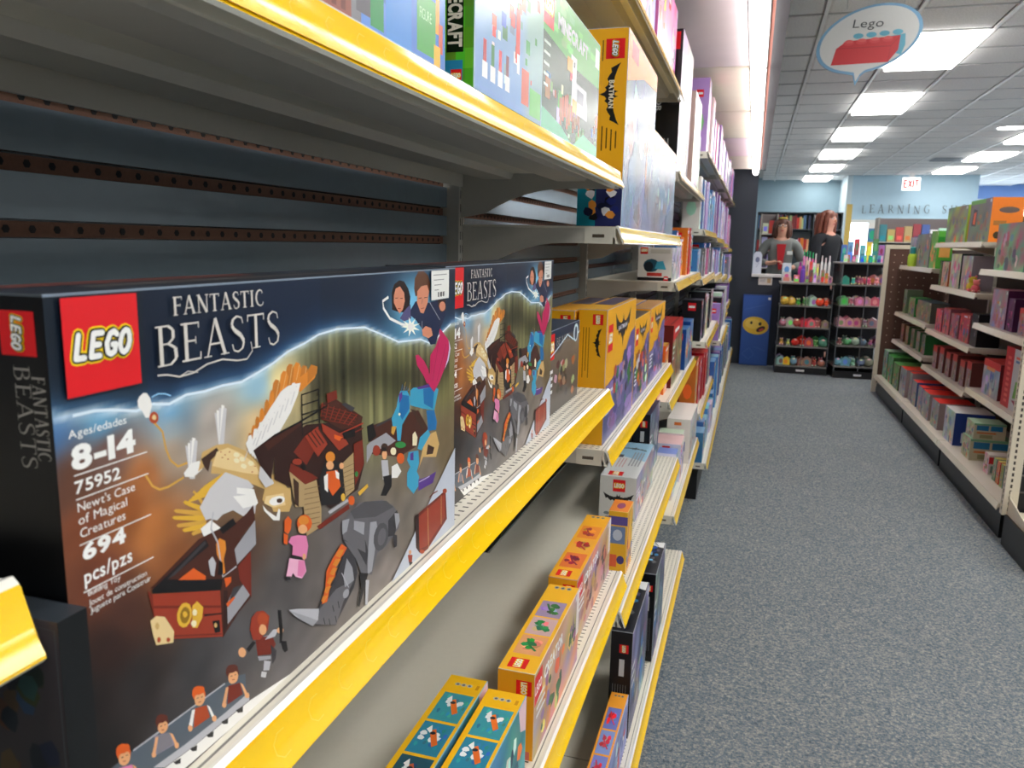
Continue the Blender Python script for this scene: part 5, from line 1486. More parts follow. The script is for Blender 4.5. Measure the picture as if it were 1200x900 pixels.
def rshelf(y0, y1, Zl, xf, label, depth=None, rl=.032):
    dk = Zl+rl
    t = empty('shelf', (1.595, y0, dk), label, 'shelf', 'cream edged shelves of the right gondola')
    X = lambda x: x-1.595; L = y1-y0
    MB().box(X(xf+.012), 0, -.02, -.004, L, 0, (206, 196, 180)).build('deck', 'enamel', t)
    r = MB().prism([(X(xf+.012), .001), (X(xf+.008), .002), (X(xf), -.028), (X(xf+.003), -.032), (X(xf+.012), -.006)], 0, L, (238, 230, 208)); r.build('price_rail', 'rail_plastic', t)
    for yy in (.004, L-.006): MB().prism([(X(xf+.02), -.02), (X(xf+.02), -.03), (X(xf+.2), -.034), (-.004, -.08), (-.004, -.02)], yy, yy+.002, (200, 190, 172)).build('bracket', 'enamel', t)
    return t
for nm, i in secs:
    for k, z in enumerate(RL[nm]):
        rshelf(YR0[i]+.02, YR0[i+1]-.02, z, XR, '%s cream edged shelf from above in the %s section of the right gondola' % (tn[k], nm))
    rshelf(YR0[i]+.006, YR0[i+1]-.006, -1.12, 1.108, 'bottom deck of the %s section of the right gondola' % nm)
# end cap frame at the near end of the gondola
ec = empty('end_cap_rack', (1.62, 3.74, FLOOR), 'cream slotted upright frame with dark grid back closing the near gondola end', 'rack')
def eb(m, x0, y0, z0, x1, y1, z1, c): return m.box(x0-1.62, y0-3.74, z0-FLOOR, x1-1.62, y1-3.74, z1-FLOOR, c)
for x in (1.115, 2.06):
    m = eb(MB(), x, 3.74, -1.12, x+.055, 3.775, .25, (222, 212, 190))
    for k in range(52): eb(m, x+.018, 3.7395, -1.10+.026*k, x+.026, 3.74, -1.085+.026*k, (60, 52, 44)); eb(m, x-.0004, 3.753, -1.10+.026*k, x, 3.760, -1.085+.026*k, (60, 52, 44))
    m.build('upright', 'enamel', ec)
m = eb(MB(), 1.17, 3.765, -1.12, 2.06, 3.775, .22, (20, 20, 22)); m.build('back_panel', 'black_plastic', ec)
for k in range(16): eb(MB(), 1.17, 3.755, -1.02+.075*k, 2.06, 3.765, -1.014+.075*k, (96, 90, 84)).build('rib', 'enamel', ec)
eb(MB(), 1.125, 3.37, -1.25, 2.11, 3.735, -1.115, (12, 12, 12)).build('plinth', 'enamel', ec)
MB().prism([(-.37, .128), (-.37, .142), (-.01, .21), (-.005, .24), (0, .24), (0, .128)][::-1], 1.135-1.62, 1.14-1.62, (226, 216, 196), axis='x').build('bracket', 'enamel', ec)
eb(MB(), 1.14, 3.38, -1.115, 2.1, 3.735, -1.10, (216, 206, 186)).build('deck', 'enamel', ec)

# toys on the right gondola -------------------------------------------------------
def rbox(label, y0, y1, zb, h, front, end, top, seed, acc, dep=.12, xf=XR+.05, band=None, ea=None, fa=None, lt=False, n=16, ta=None):
    return carton('toy_box', label, -1, xf, dep, y0, y1, zb, h, front, end, top, fa=fa or scene_art(seed, [front, jit(front, random.Random(seed), .5), jit(top, random.Random(seed+1), .4)], acc, band=band, lt=lt, n=n), ea=ea, ta=ta,
                  group='toy boxes on the right gondola')
MIX = [(200,90,70),(90,120,160),(210,180,120),(80,130,90),(200,110,150),(70,60,70)]
dk = lambda z: z+.032
rbox('wide grey and rust picture box on the top shelf of the middle section', 5.62, 6.15, dk(.03), .235, (128,120,126), (120,160,70), (150,190,80), 301, [(150,110,90),(110,130,130),(180,120,90),(120,150,90),(206,110,60),(90,90,110)], dep=.10,
     ea=lambda a, d, h: (a.rect((140,180,70), 0, 0, d, h), a.rect((206,120,70), d*.1, h*.1, d*.8, h*.6)))
rbox('multicoloured box with dark window and orange end, top shelf of the middle section', 5.10, 5.56, dk(.03), .25, (112,124,122), (242,134,50), (150,190,110), 302, [(200,110,60),(110,120,120),(90,100,120),(150,160,90),(60,50,60),(180,120,80)], dep=.16,
     fa=lambda a, L, h: (scene_art(302, [(118,130,126),(130,120,120),(120,140,110)], [(150,110,90),(100,120,130),(170,130,80)], lt=False)(a, L, h), a.poly((60,44,54), [(L*.12,h*.4),(L*.34,h*.38),(L*.36,h*.76),(L*.18,h*.8)]), a.poly((240,110,60), [(L*.18,h*.44),(L*.30,h*.42),(L*.32,h*.72),(L*.2,h*.7)]), a.rect((110,180,80), L*.0, h*.9, L*.7, h)),
     ea=lambda a, d, h: (a.rect((244,136,48), 0, 0, d, h), a.ell((110,96,90), d*.55, h*.72, d*.32, h*.07), a.rect((180,120,60), d*.1, h*.38, d*.5, h*.48), a.ell((70,60,40), d*.25, h*.16, d*.12, h*.08), a.rect((246,170,40), d*.5, h*.06, d*.9, h*.2)))
rbox('tall teal grey picture box on the top shelf of the near section', 4.42, 4.92, dk(-.12), .245, (120,146,146), (96,140,136), (200,90,100), 303, [(110,150,150),(140,130,100),(200,90,110),(90,120,110),(90,90,110),(206,190,190)], dep=.12, n=24)
rbox('grey picture box with blue upright stripe, near end of the near top shelf', 3.95, 4.39, dk(-.12), .25, (130,150,142), (150,140,120), (190,180,170), 304, [(130,150,140),(170,120,110),(90,130,90),(140,110,140)], dep=.12,
     fa=lambda a, L, h: (scene_art(304, [(120,146,140),(140,140,120)], [(150,110,90),(100,150,130),(200,90,90)], lt=False)(a, L, h), a.rect((46,72,116), L*.03, h*.1, L*.13, h), a.rect((214,50,50), L*.05, 0, L*.15, h*.1)))
rbox('green end standing box on the top shelf of the far section', 6.38, 6.60, dk(-.15), .27, (120,176,84), (80,160,60), (110,180,70), 305, [(240,170,80),(70,150,60),(230,150,90)], dep=.10,
     ea=lambda a, d, h: (a.rect((90,170,66), 0, 0, d, h), a.rect((240,176,96), d*.15, h*.3, d*.85, h*.7), a.rect((40,140,50), 0, h*.7, d, h*.84)))
rbox('grey box with orange and pink art on the top shelf of the far section', 6.64, 7.12, dk(-.15), .255, (130,140,136), (120,130,130), (140,150,140), 306, MIX, dep=.10, n=22)
rbox('pale lilac picture box, farthest box on the top shelf of the far section', 7.18, 7.42, dk(-.15), .235, (170,160,176), (150,150,160), (160,160,160), 3061, MIX, dep=.10)
# bottle shaped plush toy with teal top
bt = empty('toy_bottle', (1.34, 7.02, dk(-.15)), 'lime green squeeze toy with teal cap in front of the far top shelf boxes', 'toy')
bt.location = (1.235, 7.10, dk(-.15))
MB().lathe([(.028,0),(.034,.02),(.034,.08),(.026,.10)], 0, 0, (170,200,60), 10).build('body', 'plush', bt)
MB().lathe([(.018,.10),(.02,.115),(.02,.15),(.012,.155)], 0, 0, (40,140,140), 10).build('cap', 'enamel', bt)
# second row
def R3(lab, y0, y1, z, h, f, e, t, s, **k): rbox(lab, y0, y1, dk(z), h, f, e, t, s, k.pop('acc', MIX), **k)
R3('white box with orange end on the second shelf of the middle section', 5.95, 6.14, -.26, .165, (170,160,160), (200,100,60), (200,190,190), 311, band=None, ea=lambda a, d, h: a.rect((206,104,56), 0, 0, d, h))
R3('tall pinkish white doll box with dark edge, second shelf middle section', 5.64, 5.90, -.26, .22, (186,176,182), (40,66,60), (200,190,196), 312, acc=[(214,90,130),(170,160,170),(150,190,180),(230,180,200)])
R3('white box with pink heart art on the second shelf of the middle section', 5.36, 5.60, -.26, .21, (176,166,176), (150,140,150), (190,180,190), 313, acc=[(214,80,120),(150,160,190),(230,200,160),(190,120,160)])
R3('dark green leafy box at the far end of the second middle shelf', 6.16, 6.215, -.26, .17, (70,120,60), (40,70,50), (90,150,70), 314)
def soft_toy(name, label, loc, cols, s, group=None, kind=0, parent=None):
    """small stuffed animal: body, head, two ears, four stubby legs"""
    t = empty(name, loc, label, 'soft toy', group)
    b, h2, e = cols
    MB().ball((0,0,s*.55), s*.55, b, 10, 7, (1,.9,1), wob=.15, seed=loc[0]*9+loc[1]).build('body', 'plush', t, smooth=True)
    MB().ball((0,-s*.15,s*1.28), s*.42, h2, 10, 7, (1,.95,.92), wob=.1, seed=loc[1]*5).build('head', 'plush', t, smooth=True)
    for q in (-1, 1):
        MB().ball((q*s*.30,-s*.08,s*1.62), s*.15, e, 7, 5).build('ear', 'plush', t, smooth=True)
        MB().ball((q*s*.34,-s*.42,s*.22), s*.2, e, 7, 5, (1,1.3,.8)).build('foot', 'plush', t, smooth=True)
    return t
soft_toy('soft_toy', 'yellow soft toy with a pink belly beside the heart box', (1.255, 5.28, dk(-.26)), ((206,180,60),(200,170,50),(226,110,120)), .055)
soft_toy('soft_toy', 'pink soft toy between the heart box and the yellow soft toy', (1.25, 5.17, dk(-.26)), ((222,100,110),(230,120,120),(230,160,150)), .045)
R3('green and white toy box on the second shelf of the far section', 6.95, 7.2, -.55, .15, (150,140,120), (50,150,60), (90,170,80), 321, ea=lambda a, d, h: (a.rect((40,150,70), 0, 0, d, h), a.rect((206,150,140), d*.1, h*.1, d*.5, h*.7)))
R3('grey brown toy box on the second shelf of the far section', 6.35, 6.85, -.55, .15, (140,130,116), (90,90,80), (90,110,120), 322)
R3('thin pale green box against the far end of the second far shelf', 7.32, 7.45, -.55, .2, (130,150,120), (110,130,100), (150,160,130), 323)
for k, (y0, y1, f, lb) in enumerate(((5.98,6.16,(196,96,120),'magenta pink'),(5.76,5.94,(190,120,140),'dusty pink'),(5.52,5.72,(170,130,130),'rose grey'),(5.26,5.48,(186,80,80),'red banded'))):
    R3('%s toy box on the third shelf of the middle section' % lb, y0, y1, -.57, .15+.02*(k % 2), f, (150,90,100), (206,80,80), 330+k, band=(206,70,66) if k == 3 else None)
R3('black toy box at the near end of the third middle shelf', 5.08, 5.22, -.57, .19, (40,36,40), (24,24,28), (50,50,50), 335, acc=[(90,90,90),(150,140,140)], n=6)
R3('pink topped doll box on the second shelf of the near section', 4.60, 4.86, -.42, .20, (190,150,160), (90,40,80), (220,130,160), 336, acc=[(206,110,140),(200,140,80),(220,200,210)])
R3('dark purple doll box on the second shelf of the near section', 4.47, 4.57, -.42, .165, (96,40,86), (80,36,76), (110,60,100), 337, acc=[(150,60,120),(60,40,70),(220,80,150)])
R3('white toy box with red flash on the second shelf of the near section', 4.18, 4.38, -.42, .13, (170,160,160), (130,160,150), (200,60,60), 338, band=(206,60,60))
R3('green grey toy box at the near end of the second near shelf', 3.95, 4.12, -.42, .12, (150,150,130), (100,140,130), (190,180,160), 339, band=(196,150,110))
for k, (y0, y1, f, e) in enumerate(((7.3,7.42,(150,110,90),(120,80,60)),(7.08,7.2,(150,120,90),(70,110,70)),(6.84,6.96,(150,90,80),(80,120,80)),(6.62,6.74,(160,150,120),(70,120,80)),(6.42,6.54,(90,130,70),(50,110,60)))):
    R3('%s narrow toy box, %s from the near end of the third far shelf' % (['brown','tan','rust','cream','green'][k], ['fifth','fourth','third','second','first'][k]), y0, y1, -.79, .15, f, e, (150,140,110), 340+k, dep=.15)
for k, (y0, y1) in enumerate(((6.0,6.12),(5.8,5.92),(5.62,5.73),(5.44,5.55),(5.25,5.36),(5.1,5.2))):
    R3('red headed narrow toy box, %s from the near end of the lowest middle shelf' % (['sixth','fifth','fourth','third','second','first'][k]), y0, y1, -.83, .155+.012*(k % 2), (170,140,130), (110,60,56), (190,70,60), 350+k, dep=.16,
       fa=lambda a, L, h: (scene_art(350+int(h*1000), [(160,140,130),(140,120,120)], [(120,90,80),(200,180,160),(190,70,60)], n=8, lt=False)(a, L, h), a.rect((200,64,56), 0, h*.74, L, h)))
def whred(a, L, h): scene_art(361, [(186,184,190),(150,160,180)], [(90,120,170),(110,120,130),(200,200,210)], lt=False)(a, L, h); a.rect((214,60,56), 0, h*.80, L, h); a.rect((230,150,90), L*.2, h*.72, L*.7, h*.82)
R3('white and blue toy box with red top band on the third near shelf', 4.56, 4.86, -.79, .19, (180,176,180), (120,40,44), (206,60,60), 361, fa=whred)
def redsp(a, L, h):
    a.rect((196,196,196), 0, 0, L, h); a.rect((196,30,36), 0, 0, L*.24, h); a.text((236,120,110), L*.17, h*.06, 'TOY TOY TOY', L*.08, width=h*.8, rot=90, bold=.018) if False else [a.rect((230,110,100), L*.08, h*(.08+.09*k), L*.17, h*(.13+.09*k)) for k in range(9)]
    a.ell((80,140,200), L*.86, h*.72, L*.08, h*.16); a.rect((220,80,50), L*.3, h*.84, L*.75, h*.88); a.rect((60,110,170), L*.3, h*.78, L*.62, h*.82)
    a.poly((220,40,44), [(L*.54,h*.62),(L*.6,h*.76),(L*.66,h*.64),(L*.72,h*.6),(L*.64,h*.52),(L*.56,h*.52)])
    a.poly((110,170,60), [(L*.32,h*.2),(L*.6,h*.24),(L*.56,h*.5),(L*.36,h*.48)]); a.poly((90,150,150), [(L*.44,h*.42),(L*.66,h*.4),(L*.6,h*.58),(L*.46,h*.58)])
    a.poly((170,40,80), [(L*.3,h*.16),(L*.5,h*.04),(L*.56,h*.2)]); a.rect((206,60,50), L*.74, h*.34, L*.88, h*.52); a.poly((70,90,150), [(L*.7,h*.18),(L*.78,h*.16),(L*.74,h*.36)]); a.rect((200,50,110), L*.86, h*.04, L*.92, h*.12)
R3('large white picture box with red spine and green boy art, third near shelf', 3.96, 4.50, -.79, .30, (196,196,196), (150,150,150), (200,60,60), 362, fa=redsp)
# bottom deck
B = -1.088; xb = 1.165
def BB(lab, y0, y1, h, f, e, t, s, **k): rbox(lab, y0, y1, B, h, f, e, t, s, k.pop('acc', MIX), xf=k.pop('xf', xb), dep=k.pop('dep', .2), **k)
BB('pale green toy box, farthest on the bottom deck of the right gondola', 7.3, 7.5, .24, (150,176,150), (70,110,70), (150,180,150), 371)
BB('green topped toy box, second farthest on the bottom deck', 7.02, 7.26, .225, (140,160,130), (60,90,50), (60,140,60), 372)
BB('yellow green picture box, third farthest on the bottom deck', 6.72, 6.98, .2, (140,140,90), (90,80,60), (90,150,80), 373)
def redtop(s, n=9):
    def f(a, L, h): scene_art(s, [(150,150,150),(130,150,160),(170,160,150)], MIX, n=n, lt=False)(a, L, h)
    return f
for k, (y0, y1, h, sx) in enumerate(((6.42,6.66,.21,.0),(6.30,6.40,.205,.02),(6.06,6.22,.175,.01),(5.86,6.0,.17,.01),(5.58,5.80,.175,.0),(5.30,5.50,.17,.0))):
    BB('red topped toy box, %s from the near end of the bottom deck' % (['ninth','eighth','seventh','sixth','fifth','fourth'][k]), y0, y1, h, (160,156,156) if k != 5 else (206,120,90), (60,80,130) if k in (2, 3) else (150,130,130), (226,50,40), 380+k, fa=redtop(380+k), xf=xb+sx)
def pzl(a, L, h): scene_art(391, [(206,204,200),(180,190,200)], [(150,160,180),(220,200,160),(120,140,170)], lt=False)(a, L, h); a.rect((36,62,130), 0, 0, L*.0+.001, h)
BB('white toy box with deep blue end on the bottom deck', 4.90, 5.14, .19, (200,198,196), (30,54,120), (214,210,206), 391, fa=pzl, ea=lambda a, d, h: (a.rect((30,54,124), 0, 0, d, h), a.rect((190,196,206), d*.2, h*.1, d*.7, h*.4), a.rect((150,170,210), d*.35, h*.6, d*.45, h*.8)))
def cubes(a, d, h):
    a.rect((196,190,160), 0, 0, d, h); a.rect((120,176,140), 0, h*.9, d, h)
    for i in (0, 1): a.rect((40,120,170), d*(.08+.44*i), h*.56, d*(.46+.44*i), h*.88)
    a.rect((210,120,70), d*.1, h*.36, d*.7, h*.46); a.rect((150,150,110), d*.2, h*.08, d*.6, h*.3)
BB('pale toy box with four blue squares, lower of a stack of two', 4.58, 4.74, .115, (190,186,160), (196,190,160), (150,190,150), 392, ea=cubes, xf=xb+.01)
rbox('pale green toy box with blue squares on top of the stack on the bottom deck', 4.585, 4.735, B+.116, .085, (176,190,160), (150,190,150), (170,200,170), 393, MIX, dep=.15, xf=xb+.02, ea=cubes)
BB('small white and red toy box near the end of the bottom deck', 4.30, 4.38, .10, (200,190,180), (206,50,50), (220,210,200), 394, dep=.10, ea=lambda a, d, h: (a.rect((210,200,196), 0, 0, d, h), a.rect((206,40,50), 0, h*.55, d, h*.9), a.rect((120,140,130), d*.1, h*.1, d*.8, h*.45)), xf=xb+.03)
for k in range(3): BB('thin %s activity box at the near end of the bottom deck' % ['yellow edged','red','teal'][k], 4.06+.06*k, 4.105+.06*k, .11, [(170,160,100),(200,60,60),(110,150,150)][k], [(90,130,150),(206,50,60),(120,160,150)][k], (200,180,90), 396+k, dep=.12, xf=xb+.03)

# ------------------------------------------------------------------ hanging sign and wall signs
t = empty('hanging_sign', (.505, 4.8, .88), 'oval white speech bubble sign with a red toy brick hanging from the ceiling', 'sign')
def bubble(k, tail):
    def P(a): return (.258*k*math.cos(a)+.02*math.sin(a)*k, .172*k*math.sin(a)+.035*k*math.cos(a))
    out = [P(math.radians(q)) for q in range(-86, 248, 8)]
    out += [P(math.radians(250)), (-.062*k, -.182*k), (-.047, -.178*k-tail), (-.026, -.190*k)]
    return out
def signplate(k, y, th, col, tail):
    return MB().prism([(a, b+.235) for a, b in bubble(k, tail)], y, y+th, col)
signplate(1.0, 0, .012, (120, 168, 204), .060).build('edge_board', 'enamel', t)
signplate(.93, -.001, .0008, (214, 216, 214), .052).build('face', 'enamel', t)
a = Art()
a.text((60, 66, 70), -.085, .335, 'Lego', .042, width=.150, bold=.0, shear=.12)
TL = (100, 176, 200); RD = (206, 44, 52); RD2 = (224, 92, 92)
for k in range(4): a.ell(TL, -.052+.064*k, .293+.004*k, .026, .014, 12)
a.poly(TL, [(.10, .285), (.178, .296), (.182, .24), (.165, .19), (.13, .2)])
a.poly(RD, [(-.178, .148), (-.158, .232), (-.110, .268), (.155, .288), (.150, .215), (.105, .155)])
a.line((170, 30, 44), .003, [(-.158, .232), (.112, .236), (.105, .158)]); a.line((170, 30, 44), .002, [(.112, .236), (.152, .284)])
for k in range(4):
    a.ell((216, 66, 70), -.098+.064*k, .258+.004*k, .027, .013, 12); a.ell(RD2, -.096+.064*k, .266+.004*k, .022, .009, 12)
a.build('print', t, (.0, -.0019, -.042), (1,0,0), (0,0,1), 'enamel')
for x in (-.12, .16): MB().tube([(x, .005, .39), (x, .005, .74)], .0012, (160,160,160), 5).build('wire', 'enamel', t)

t = empty('exit_sign', (3.06, 18.6, 1.27), 'white exit sign with red letters hanging from the ceiling', 'sign')
MB().box(-.17, 0, 0, .17, .05, .26, (236, 232, 230)).build('housing', 'sign_glow', t)
MB().box(-.05, .01, .26, .05, .04, .35, (220,220,220)).build('bracket', 'enamel', t)
a = Art(); a.STEP = .001; RX = (206, 20, 34)
for pl in ([(-.135,.21),(-.135,.05)], [(-.135,.20),(-.075,.20)], [(-.135,.13),(-.085,.13)], [(-.135,.06),(-.075,.06)], [(-.055,.205),(.005,.055)], [(.005,.205),(-.055,.055)], [(.035,.21),(.035,.05)], [(.06,.197),(.14,.197)], [(.10,.20),(.10,.05)]): a.line(RX, .026, pl)
a.build('lettering', t, (0, -.006, 0), (1,0,0), (0,0,1), 'enamel')
for o in bpy.data.objects:
    if o.parent == t and o.name.startswith('bracket'): o.data.transform(Matrix.Translation((0, 0, 0)))
# wall lettering, each letter its own piece
t = empty('wall_lettering', (2.18, 18.955, .80), 'dark curly serif letters mounted on the pale blue header wall', 'lettering')
word = 'LEARNING SHOP'; SER['L'] = (.6, [(.18,0,.18,1,.14),(.03,.98,.34,.98,.05),(.05,.03,.56,.03,.06),(.56,0,.58,.22,.05)])
SER['R'] = (.78, [(.18,0,.18,1,.14),(.03,.98,.4,.98,.05),(.4,.98,.56,.86,.09),(.56,.86,.54,.62,.12),(.54,.62,.36,.5,.07),(.18,.5,.36,.5,.05),(.36,.5,.72,.02,.12),(.03,.02,.34,.02,.04),(.62,.02,.82,.02,.04)])
SER['G'] = (.76, [(.66,.76,.62,.92,.05),(.62,.92,.42,1,.07),(.42,1,.2,.88,.1),(.2,.88,.09,.62,.14),(.09,.62,.1,.36,.14),(.1,.36,.22,.1,.12),(.22,.1,.44,0,.08),(.44,0,.64,.1,.08),(.64,.1,.64,.42,.12),(.5,.42,.76,.42,.05)])
SER['H'] = (.84, [(.16,0,.16,1,.12),(.68,0,.68,1,.12),(.16,.52,.68,.52,.05),(.02,.98,.3,.98,.04),(.02,.02,.3,.02,.04),(.54,.98,.82,.98,.04),(.54,.02,.82,.02,.04)])
SER['O'] = (.8, [(.4,1,.18,.88,.08),(.18,.88,.08,.5,.13),(.08,.5,.18,.12,.12),(.18,.12,.4,0,.08),(.4,0,.62,.12,.08),(.62,.12,.72,.5,.13),(.72,.5,.62,.88,.12),(.62,.88,.4,1,.08)])
SER['P'] = (.66, [(.18,0,.18,1,.14),(.03,.98,.4,.98,.05),(.4,.98,.56,.86,.09),(.56,.86,.54,.6,.12),(.54,.6,.36,.48,.07),(.18,.48,.36,.48,.05),(.03,.02,.34,.02,.04)])
x = 0
for n, ch in enumerate(word):
    if ch == ' ': x += .17; continue
    a = Art(); w = SER[ch][0]*.17; serif(a, (84, 86, 92), 0, .012*(n % 2), ch, .165+.012*((n*7) % 3), w*.92, wk=.72)
    o = a.build('letter', t, (x, 0, 0), (1,0,0), (0,0,1), 'enamel'); x += w+.055
    sm = o.modifiers.new('thickness', 'SOLIDIFY'); sm.thickness = .012; sm.offset = 1

# ------------------------------------------------------------------ blue panel, card, note on the half wall
t = empty('blue_panel', (.075, 8.80, FLOOR), 'tall blue display board with a yellow cartoon face leaning on the dark half wall', 'board')
b = MB().box(-.145, 0, 0, .145, .035, .76, (40, 72, 140)); b.build('board', 'enamel', t)
a = Art()
a.rect((52, 92, 168), -.14, .01, .14, .75); a.ell((240, 196, 60), .0, .43, .135, .095, 20, rot=-.15)
a.ell((250, 214, 96), -.03, .45, .08, .055, 14); a.ell((40, 34, 30), .045, .45, .016, .02, 8); a.ell((40,34,30), -.045, .46, .013, .017, 8); a.ell((60,36,30), .055, .395, .05, .026, 12, rot=.5); a.ell((210, 80, 70), .06, .388, .028, .012, 10, rot=.5)
a.line((84, 122, 190), .004, [(-.12,.12), (-.05,.19), (0,.12), (-.05,.06), (-.12,.12)]); a.line((84, 122, 190), .003, [(-.12,.6), (.1,.66)]); a.line((84,122,190), .003, [(.0,.2),(.12,.16)])
a.rect((220, 226, 236), .11, .71, .135, .735); a.build('print', t, (0, -.001, 0), (1,0,0), (0,0,1), 'enamel')
t = tag(MB().box(-.07, 0, 0, .07, .004, .085, (214, 208, 200)).build('paper_note', 'carton', loc=(.14, 8.850, -.385)), 'small pale paper note taped to the dark half wall below its ledge', 'note')
a = Art(); a.rect((190,160,120), .02, .02, .055, .07); a.rect((150,146,150), -.06, .05, 0, .055); a.rect((150,146,150), -.06, .035, .0, .04); a.build('print', t, (0,0,0), (1,0,0), (0,0,1), 'carton')
t = tag(MB().prism([(-.045,0),(.045,0),(.045,.20),(.025,.235),(-.02,.235),(-.045,.2)], 0, .03, (206, 212, 226)).build('white_bag', 'carton', loc=(.045, 8.93, -.271)), 'small white gift bag standing on the half wall ledge', 'bag')
a = Art(); a.ell((110,120,150), 0, .15, .022, .03); a.line((120,130,160), .004, [(-.02,.1),(.02,.12),(-.01,.07)]); a.build('print', t, (0,0,0), (1,0,0), (0,0,1), 'carton')

# ------------------------------------------------------------------ display counters with little toys
DKG = (46, 48, 52)
def counter(name, label, loc, rz, w, d, tiers, top):
    t = empty(name, loc, label, 'display case', 'acrylic fronted display cases', rz)
    MB().box(-.0, 0, 0, w, d, .07, (26, 26, 28)).build('plinth', 'black_plastic', t)
    MB().box(0, d-.012, .07, w, d, top, (52, 56, 62)).build('back_panel', 'black_plastic', t)
    for x in (0, w-.012): MB().box(x, 0, .07, x+.012, d-.012, top, (60, 64, 70)).build('side_panel', 'acrylic', t)
    for x in (0, w-.008): MB().box(x, 0, .07, x+.008, .008, top, (96, 100, 104)).build('post', 'enamel', t)
    MB().box(w/2-.004, 0, .07, w/2+.004, .006, top, (88, 92, 96)).build('post', 'enamel', t)
    for z in tiers: MB().box(.004, -.002, z-.012, w-.004, d-.012, z, (118, 116, 112)).build('shelf_board', 'enamel', t)
    MB().box(-.01, -.01, top, w+.01, d+.01, top+.014, (130, 128, 122)).build('top_board', 'enamel', t)
    a = Art(); a.rect((220,220,220), w*.42, .025, w*.58, .045); a.build('maker_plate', t, (0, -.001, 0), (1,0,0), (0,0,1), 'enamel')
    return t
TI = [.08, .28, .475, .69]
cA = counter('display_case', 'black based display case of small plush toys, left of the pair', (.285, 8.37, FLOOR), 0, .50, .42, TI, .905)
cB = counter('display_case', 'taller angled display case of small toys, right of the pair', (.835, 8.26, FLOOR), math.radians(6), .46, .42, [.12, .325, .51, .72, .92], 1.12)
TOYC = {0: [(150,170,190),(230,200,60),(120,170,180),(180,110,110),(150,120,110),(190,90,90),(206,120,120)],
        1: [(214,170,80),(220,190,120),(226,60,50),(230,70,60),(200,90,110),(90,160,90),(110,160,140)],
        2: [(190,150,150),(180,170,170),(206,80,80),(214,90,90),(226,140,140),(190,120,120),(160,150,140)],
        3: [(230,200,80),(232,206,90),(90,170,80),(100,180,90),(190,196,200),(236,80,50),(236,90,60)]}
TOYB = {0: [(110,160,180),(120,170,190),(150,180,190),(130,160,170),(150,170,120),(130,150,130)],
        1: [(160,100,120),(110,170,120),(170,190,180),(130,150,170),(190,120,160),(150,140,150)],
        2: [(214,160,170),(220,150,170),(200,140,150),(190,160,160),(210,170,160),(180,120,130)],
        3: [(120,160,120),(214,130,140),(236,160,180),(240,170,190),(220,120,150),(226,150,170)],
        4: [(70,170,150),(80,180,160),(200,100,130),(230,110,140),(240,160,150),(220,150,150)]}
def bins(case, name, w, tiers, pal, rz):
    c, s = math.cos(rz), math.sin(rz); r = random.Random(len(tiers)*7+1)
    for k in range(len(tiers)):
        for j, col in enumerate(pal[k]):
            u = .05+(w-.10)*j/(len(pal[k])-1)
            for row in (0, 1):
                if row == 1 and r.random() < .25: continue
                v = .07+.13*row; x = case.location.x+u*c-v*s; y = case.location.y+u*s+v*c
                sz = (.036+.010*r.random())*(1.05 if row else 1)
                cl = jit(col, r, .25); kind = r.randint(0, 2)
                lb = '%s toy, %s from the left, %s row, %s shelf of the %s display case' % (cname(cl), NTH[j], ['front','back'][row], ['lowest','second','third','fourth','top'][k], name)
                z = FLOOR+tiers[k]
                if kind == 0:
                    t = soft_toy('soft_toy', lb, (x, y, z), (cl, jit(cl, r, .3), jit((230,220,200), r, .3)), sz, 'little toys in the display cases')
                elif kind == 1:
                    o = MB().ball((0,0,sz*.95), sz, cl, 12, 9, (1,1,.95)).build('toy_ball', 'plush', loc=(x, y, z), smooth=True); tag(o, lb, 'toy', 'little toys in the display cases')
                    MB().ball((0,-sz*.35,sz*1.4), sz*.55, jit((230,226,210), r, .3), 8, 6, (1,.9,.8)).build('knob', 'plush', o, smooth=True)
                else:
                    o = MB().prism([(-sz,0),(sz,0),(sz*.9,sz*1.6),(0,sz*2.2),(-sz*.9,sz*1.6)], -sz*.6, sz*.6, cl).build('toy_packet', 'carton_gloss', loc=(x, y, z), rz=r.random()-.5); tag(o, lb, 'toy', 'little toys in the display cases')
                    a = Art(); a.ell(jit(cl, r, .9), 0, sz*.9, sz*.5, sz*.6, 10); a.STEP = .0006; a.build('print', o, (0, -sz*.6, 0), (1,0,0), (0,0,1), 'carton_gloss')
def cname(c):
    r, g, b = c; m = max(c); n = min(c)
    if m-n < 28: return 'black' if m < 60 else ('grey' if m < 190 else 'white')
    if r == m: return ('orange' if g > 100 and b < g*.7 and g < r*.78 else 'yellow') if g > b*1.35 and g > r*.6 else ('pink' if b > g*1.05 or (g > 110) else 'red')
    if g == m: return 'green'
    return 'purple' if r > g*1.1 else 'blue'
bins(cA, 'left', .50, TI, TOYC, 0)
bins(cB, 'right', .46, [.12, .325, .51, .72, .92], TOYB, math.radians(6))
